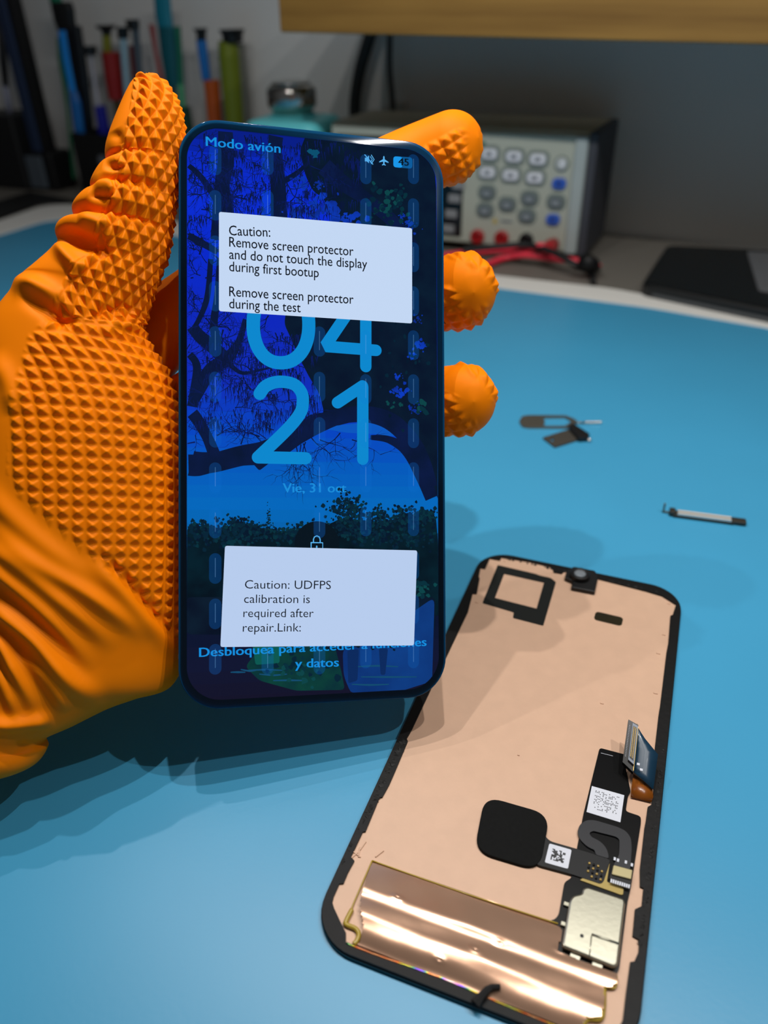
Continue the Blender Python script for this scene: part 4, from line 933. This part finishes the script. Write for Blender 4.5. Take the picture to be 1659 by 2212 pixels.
# ------------------------------------------------------------------ gloved left hand
keysec = [  # left px, left py, right px, right py, z middle, front bulge, back bulge
    (316, 181, 331, 179, -5, .8, .8), (287, 185, 351, 187, -5, 5, 5), (271, 210, 376, 218, -5, 7.5, 7), (246, 268, 393, 265, -5, 9, 8.5), (230, 314, 391, 320, -5, 9.5, 9), (228, 345, 387, 342, -5.5, 9.8, 9.5),
    (237, 358, 385, 362, -6, 9.4, 9.5), (214, 369, 383, 385, -6, 10.4, 10), (196, 401, 380, 414, -6.5, 10.8, 10), (199, 420, 377, 438, -7, 9.6, 10), (177, 427, 375, 458, -7, 11, 10.5), (157, 453, 371, 485, -7.5, 11.4, 11),
    (163, 481, 368, 510, -8, 9.6, 11), (135, 484, 364, 532, -8.5, 11.6, 11.5), (121, 501, 359, 558, -9, 12, 12), (125, 534, 346, 592, -9.5, 11.4, 12), (106, 552, 334, 625, -10, 12.2, 12), (62, 591, 323, 655, -11, 13, 12.5),
    (50, 607, 314, 690, -12, 13.6, 13), (0, 668, 313, 722, -13, 15, 13), (-40, 730, 332, 762, -14, 16.5, 13), (-75, 820, 372, 826, -15, 18.5, 13), (-95, 920, 394, 926, -15.5, 20, 13), (-105, 1040, 401, 1046, -16, 20.5, 13),
    (-115, 1150, 403, 1170, -16, 20, 13), (-130, 1240, 404, 1290, -16, 19, 13), (-150, 1310, 403, 1400, -16, 18, 12.5), (-170, 1370, 372, 1479, -15, 17, 11), (-190, 1420, 300, 1504, -14.5, 16.5, 10), (-205, 1470, 238, 1526, -14, 16, 9),
    (-215, 1510, 165, 1562, -13, 15.5, 8), (-225, 1545, 104, 1590, -12, 15, 7), (-235, 1580, 104, 1612, -11.5, 15, 6.5), (-240, 1612, 80, 1646, -11, 14, 6), (-246, 1645, 26, 1667, -10.5, 12, 5.5), (-262, 1668, -30, 1666, -10, 9, 5)]
K = np.array(keysec, float)
NS = 900; MC = 400
# spread rows by the length of the mid line
KK_ = catmull(K, 30); mid = (KK_[:, 0:2]+KK_[:, 2:4])/2; ed = KK_[:, 2:4]
dl = np.linalg.norm(np.diff(mid, axis=0), axis=1)*.5+np.linalg.norm(np.diff(ed, axis=0), axis=1)*.5; cum = np.concatenate([[0], np.cumsum(dl)])
s_ = np.linspace(0, cum[-1], NS); D = np.stack([np.interp(s_, cum, KK_[:, i]) for i in range(7)], 1)
# ease the wiggly left edge in only on the left side of the section
Lp = pl(D[:, 0], D[:, 1], D[:, 4]); Rp = pl(D[:, 2], D[:, 3], D[:, 4]); Cm = (Lp+Rp)/2; Hw = (Rp-Lp)/2
nf = int(MC*.76); th = np.concatenate([np.linspace(0, math.pi, nf, endpoint=False), np.linspace(math.pi, 2*math.pi, MC-nf, endpoint=False)])
ct, st_ = np.cos(th), np.sin(th)
bul = np.where(st_[None, :] > 0, D[:, 5:6], D[:, 6:7])
G3 = Cm[:, None, :]+Hw[:, None, :]*ct[None, :, None]+np.array([0, 0, 1.0])*(bul*np.sign(st_)*np.abs(st_)**.88)[..., None]
def normals(G, C):
    du = np.gradient(G, axis=0); dv = (np.roll(G, -1, 1)-np.roll(G, 1, 1))/2
    n = np.cross(du, dv); n /= np.linalg.norm(n, axis=-1)[..., None]+1e-12
    if ((n*(G-C)).sum(-1)).mean() < 0: n = -n
    return n
Nn = normals(G3, Cm[:, None, :])
px_, py_ = pl2px(G3); front = st_[None, :] > -.15
def ridge(pts, amp, wid):
    """soft fold running along a path"""
    P = catmull([(x, y) for x, y in pts], 8); best = np.full(px_.shape, 1e9); tt = np.zeros(px_.shape)
    for i in range(len(P)-1):
        a, d = P[i], P[i+1]-P[i]; L2 = d@d+1e-9
        t = np.clip(((px_-a[0])*d[0]+(py_-a[1])*d[1])/L2, 0, 1); q = (px_-a[0]-t*d[0])**2+(py_-a[1]-t*d[1])**2
        m_ = q < best; best = np.where(m_, q, best); tt = np.where(m_, (i+t)/(len(P)-1), tt)
    taper = np.clip(tt/.36, 0, 1)*np.clip((1-tt)/.36, 0, 1); taper = taper*taper*(3-2*taper)
    return .85*amp*np.exp(-best/(2*wid*wid))*taper*front
fold = np.zeros(px_.shape)
for pts, a, w in (([(-60, 1150), (22, 1205), (136, 1300), (255, 1406)], 3.4, 15), ([(-40, 1110), (68, 1205), (206, 1295), (325, 1388)], 2.8, 14), ([(-60, 1190), (0, 1235), (108, 1330), (206, 1450)], 3.6, 14), ([(-80, 1262), (0, 1314), (76, 1379), (152, 1471), (235, 1516)], 4.4, 16),
                  ([(-60, 1330), (0, 1384), (33, 1444), (82, 1552)], 3.6, 12), ([(-40, 1400), (10, 1480), (40, 1560)], 2.0, 12), ([(-60, 1565), (10, 1566), (80, 1556), (120, 1548)], 2.6, 11), ([(40, 1400), (110, 1480), (150, 1540)], 1.8, 12), ([(-30, 1625), (30, 1630), (70, 1610)], -1.6, 12),
                  ([(-60, 1000), (-10, 1080), (60, 1150), (150, 1220), (260, 1290)], 1.6, 16), ([(-20, 760), (20, 830), (30, 900)], 1.5, 16),
                  # folds on the back of the thumb and at the web
                  ([(120, 500), (160, 512), (205, 530), (250, 556)], -3.6, 12), ([(118, 520), (150, 560), (185, 590)], 2.2, 10), ([(165, 470), (205, 478), (245, 500)], 1.6, 9), ([(40, 628), (90, 655), (135, 690), (165, 705)], -3.6, 14), ([(20, 610), (80, 622), (140, 655)], 2.2, 15),
                  ([(190, 415), (215, 425), (250, 428)], -2.2, 8), ([(222, 352), (250, 360), (262, 350)], -2.0, 7), ([(200, 385), (225, 395), (248, 400)], 1.4, 9), ([(245, 280), (256, 300), (262, 330)], -1.0, 9), ([(60, 600), (85, 640), (120, 680)], 1.5, 14),
                  # seam fold under the textured patch
                  ([(200, 1185), (260, 1240), (330, 1320), (395, 1390)], -1.6, 9), ([(180, 1200), (245, 1262), (318, 1345), (380, 1420)], 1.4, 14), ([(180, 690), (240, 668), (300, 660)], -1.2, 8), ([(200, 715), (260, 705), (310, 700)], 1.2, 9)):
    fold += ridge(pts, a, w)
G3 = G3+Nn*fold[..., None]; Nn = normals(G3, Cm[:, None, :])
def blur(A, k):
    for ax_ in (0, 1):
        B = np.zeros_like(A)
        for i in range(-k, k+1): B += np.roll(A, i, ax_)
        A = B/(2*k+1)
    return A
maskpoly = [(293, 150), (289, 190), (284, 225), (274, 274), (263, 323), (255, 363), (243, 393), (232, 420), (228, 453), (211, 485), (190, 545), (152, 583), (130, 637), (95, 700), (66, 727), (49, 792), (33, 852), (24, 944), (24, 1025), (50, 1072), (115, 1126), (176, 1176), (238, 1230), (290, 1270), (350, 1340), (400, 1398), (460, 1398), (460, 150)]
mask = blur((inpoly(maskpoly, px_, py_) & front).astype(float), 4)
# surface coordinates in mm: along the section from the right-hand edge, and along the hand
seg = np.linalg.norm(np.roll(G3, -1, 1)-G3, axis=-1); arc = np.concatenate([np.zeros((NS, 1)), np.cumsum(seg, 1)[:, :-1]], 1)
arc = np.where(th[None, :] > 1.6*math.pi, arc-seg.sum(1)[:, None], arc)
mid3 = G3[:, nf//2]; along = np.concatenate([[0], np.cumsum(np.linalg.norm(np.diff((Rp+Cm)/2, axis=0), axis=1))])[:, None]
tri = lambda u: 1-np.abs(2*(u-np.floor(u))-1)
a_, q_ = arc/3.25, along/4.9
thumb = np.minimum(tri(a_/1+q_), tri(a_/1-q_)); thumb = np.clip((thumb-.08)/.92, 0, 1)
yl_ = G3[..., 1]; fu = np.abs(arc/3.35-np.floor(arc/3.35)-.5); fv = np.abs((yl_+.05*G3[..., 0])/3.0-np.floor((yl_+.05*G3[..., 0])/3.0)-.5)
palm = np.clip(1-np.maximum(fu, fv)/.395, 0, 1)
wt = np.clip((py_-(690+.12*(px_-200)))/14+.5, 0, 1)
pat = np.where(wt < .5, thumb*1.25, palm*1.2)*np.clip(np.abs(wt-.5)*4, 0, 1)
G3 = G3+Nn*(pat*mask)[..., None]
HB = MB(); GLV = mat('glove_orange', '#ff8500', .55, spec=.1, var=.035, scale=120, bump=.06, bscale=1500, bdist=.0001)
def addgrid(G):
    ns, mc = G.shape[:2]; i = np.arange(ns-1)[:, None]*mc; j = np.arange(mc)[None, :]; jn = (j+1) % mc
    f = np.stack([i+j, i+jn, i+mc+jn, i+mc+j], -1).reshape(-1, 4)
    c0, c1 = G[0].mean(0), G[-1].mean(0); V = np.concatenate([G.reshape(-1, 3), [c0], [c1]])
    f = f[:, ::-1].tolist() if FLIP else f.tolist(); n = ns*mc
    f += [[n, int(jj), int((jj+1) % mc)] if FLIP else [n, int((jj+1) % mc), int(jj)] for jj in range(mc)]
    f += [[n+1, int((ns-1)*mc+(jj+1) % mc), int((ns-1)*mc+jj)] if FLIP else [n+1, int((ns-1)*mc+jj), int((ns-1)*mc+(jj+1) % mc)] for jj in range(mc)]
    HB.add((V, f), GLV, True)
FLIP = False
addgrid(G3)
def finger(path, masks, ns=230, mc=170, tilt=0.0, pitch=3.1):
    """path: px, py, z, radius across (mm), radius deep (mm); root first, tip last"""
    P = np.array(path, float); Q = np.concatenate([pl(P[:, 0], P[:, 1], P[:, 2]), P[:, 3:5]], 1); Q = catmull(Q, 16)
    L = np.concatenate([[0], np.cumsum(np.linalg.norm(np.diff(Q[:, :3], axis=0), axis=1))]); s = np.linspace(0, 1, ns)**.75*L[-1]
    C = np.stack([np.interp(s, L, Q[:, i]) for i in range(5)], 1); X = C[:, :3]
    k = np.ones(7)/7; Xs = X.copy()
    for _ in range(6):
        Xp = np.concatenate([np.repeat(Xs[:1], 3, 0), Xs, np.repeat(Xs[-1:], 3, 0)]); Xm = np.stack([np.convolve(Xp[:, i], k, 'valid') for i in range(3)], 1); Xm[0], Xm[-1] = Xs[0], Xs[-1]; Xs = Xm
    X = Xs; T = np.gradient(X, axis=0); T /= np.linalg.norm(T, axis=1)[:, None]
    e1 = np.array([0, 1.0, 0])-T*T[:, 1:2]; e1 /= np.linalg.norm(e1, axis=1)[:, None]; e2 = np.cross(T, e1)
    # round the end off over the last radius
    rem = (L[-1]-s); r1 = C[:, 3]; cap = np.sqrt(np.clip(1-np.clip(1-rem/(r1*.95), 0, 1)**2.2, 0, 1)); cap = np.maximum(cap, .02)
    a = np.linspace(0, 2*math.pi, mc, endpoint=False)
    G = X[:, None]+e1[:, None]*(np.cos(a)[None, :, None]*(C[:, 3]*cap)[:, None, None])+e2[:, None]*(np.sin(a)[None, :, None]*(C[:, 4]*cap)[:, None, None])
    n = normals(G, X[:, None]); gx, gy = pl2px(G)
    m_ = np.zeros(gx.shape)
    for mp in masks: m_ = np.maximum(m_, inpoly(mp, gx, gy).astype(float))
    m_ = blur(m_, 2)*np.clip((cap-.45)/.3, 0, 1)[:, None]
    u = (G[..., 0]*.8+G[..., 1]*.6+.3*G[..., 2])/pitch; v = (-G[..., 0]*.6+G[..., 1]*.8+.5*G[..., 2])/pitch
    G = G+n*(np.minimum(tri(u), tri(v))*m_*1.05)[..., None]
    addgrid(G)
FLIP = True
finger([(215, 850, -21, 9, 7), (300, 770, -27, 10.5, 8.5), (360, 700, -28, 10.5, 8.5), (450, 630, -24, 9.6, 8.4), (600, 520, -19.5, 9.2, 8.2), (760, 410, -18.5, 9.2, 8.2), (880, 352, -18, 9.6, 8.4), (955, 325, -14, 10, 8.8), (1010, 305, -9.0, 10.2, 8.6), (1034, 297, -6, 10, 8.2)],
       [[(915, 315), (950, 300), (985, 282), (1060, 275), (1060, 380), (940, 450), (925, 380)]])
finger([(215, 1000, -24, 9, 7), (330, 930, -27, 10, 8.5), (450, 850, -25, 9.4, 8), (620, 750, -19, 9.2, 8.2), (800, 680, -18.5, 9.4, 8.2), (910, 645, -18, 10, 8.6), (985, 630, -13, 10.7, 9.2), (1012, 630, -7, 10.4, 9.0), (1024, 632, -1, 9.5, 8.4)],
       [[(945, 614), (985, 622), (1052, 652), (1050, 690), (1000, 730), (945, 730)], [(960, 520), (1010, 530), (1090, 590), (1090, 650), (1066, 630), (1048, 594), (1000, 562), (960, 552)]])
finger([(215, 1150, -24, 9, 7), (330, 1090, -27, 10, 8.5), (450, 1030, -25, 9.2, 8), (620, 950, -19, 9, 8), (800, 895, -18.5, 9.2, 8), (910, 872, -18, 9.8, 8.4), (985, 864, -13, 10.1, 9), (1012, 866, -7, 9.9, 8.8), (1024, 868, -1, 9.2, 8.2)],
       [[(945, 846), (985, 852), (1020, 880), (1032, 930), (1000, 960), (945, 960)], [(960, 765), (1010, 770), (1090, 840), (1090, 900), (1066, 868), (1048, 832), (1000, 792), (960, 785)]])
finger([(230, 1290, -24, 9, 7), (330, 1260, -27, 9, 7.8), (450, 1230, -25, 8.4, 7.4), (600, 1190, -18.5, 8, 7.2), (740, 1155, -18, 8, 7.2), (850, 1130, -17.5, 8, 7)], [], 120, 80)
go = HB.build('gloved_hand', None, loc=None)
M_ = np.array(TP); me = go.data
co = np.empty(len(me.vertices)*3, np.float64); me.vertices.foreach_get('co', co); co = co.reshape(-1, 3)
go.location = Vector(TP*MM); go.rotation_euler = Matrix(PP.tolist()).to_euler()
tag(go, 'left hand in an orange diamond-textured rubber glove gripping the phone upright', 'hand')
wz = (co@PP.T)[:, 2]/MM+TP[2]
print('HAND lowest z', wz.min())
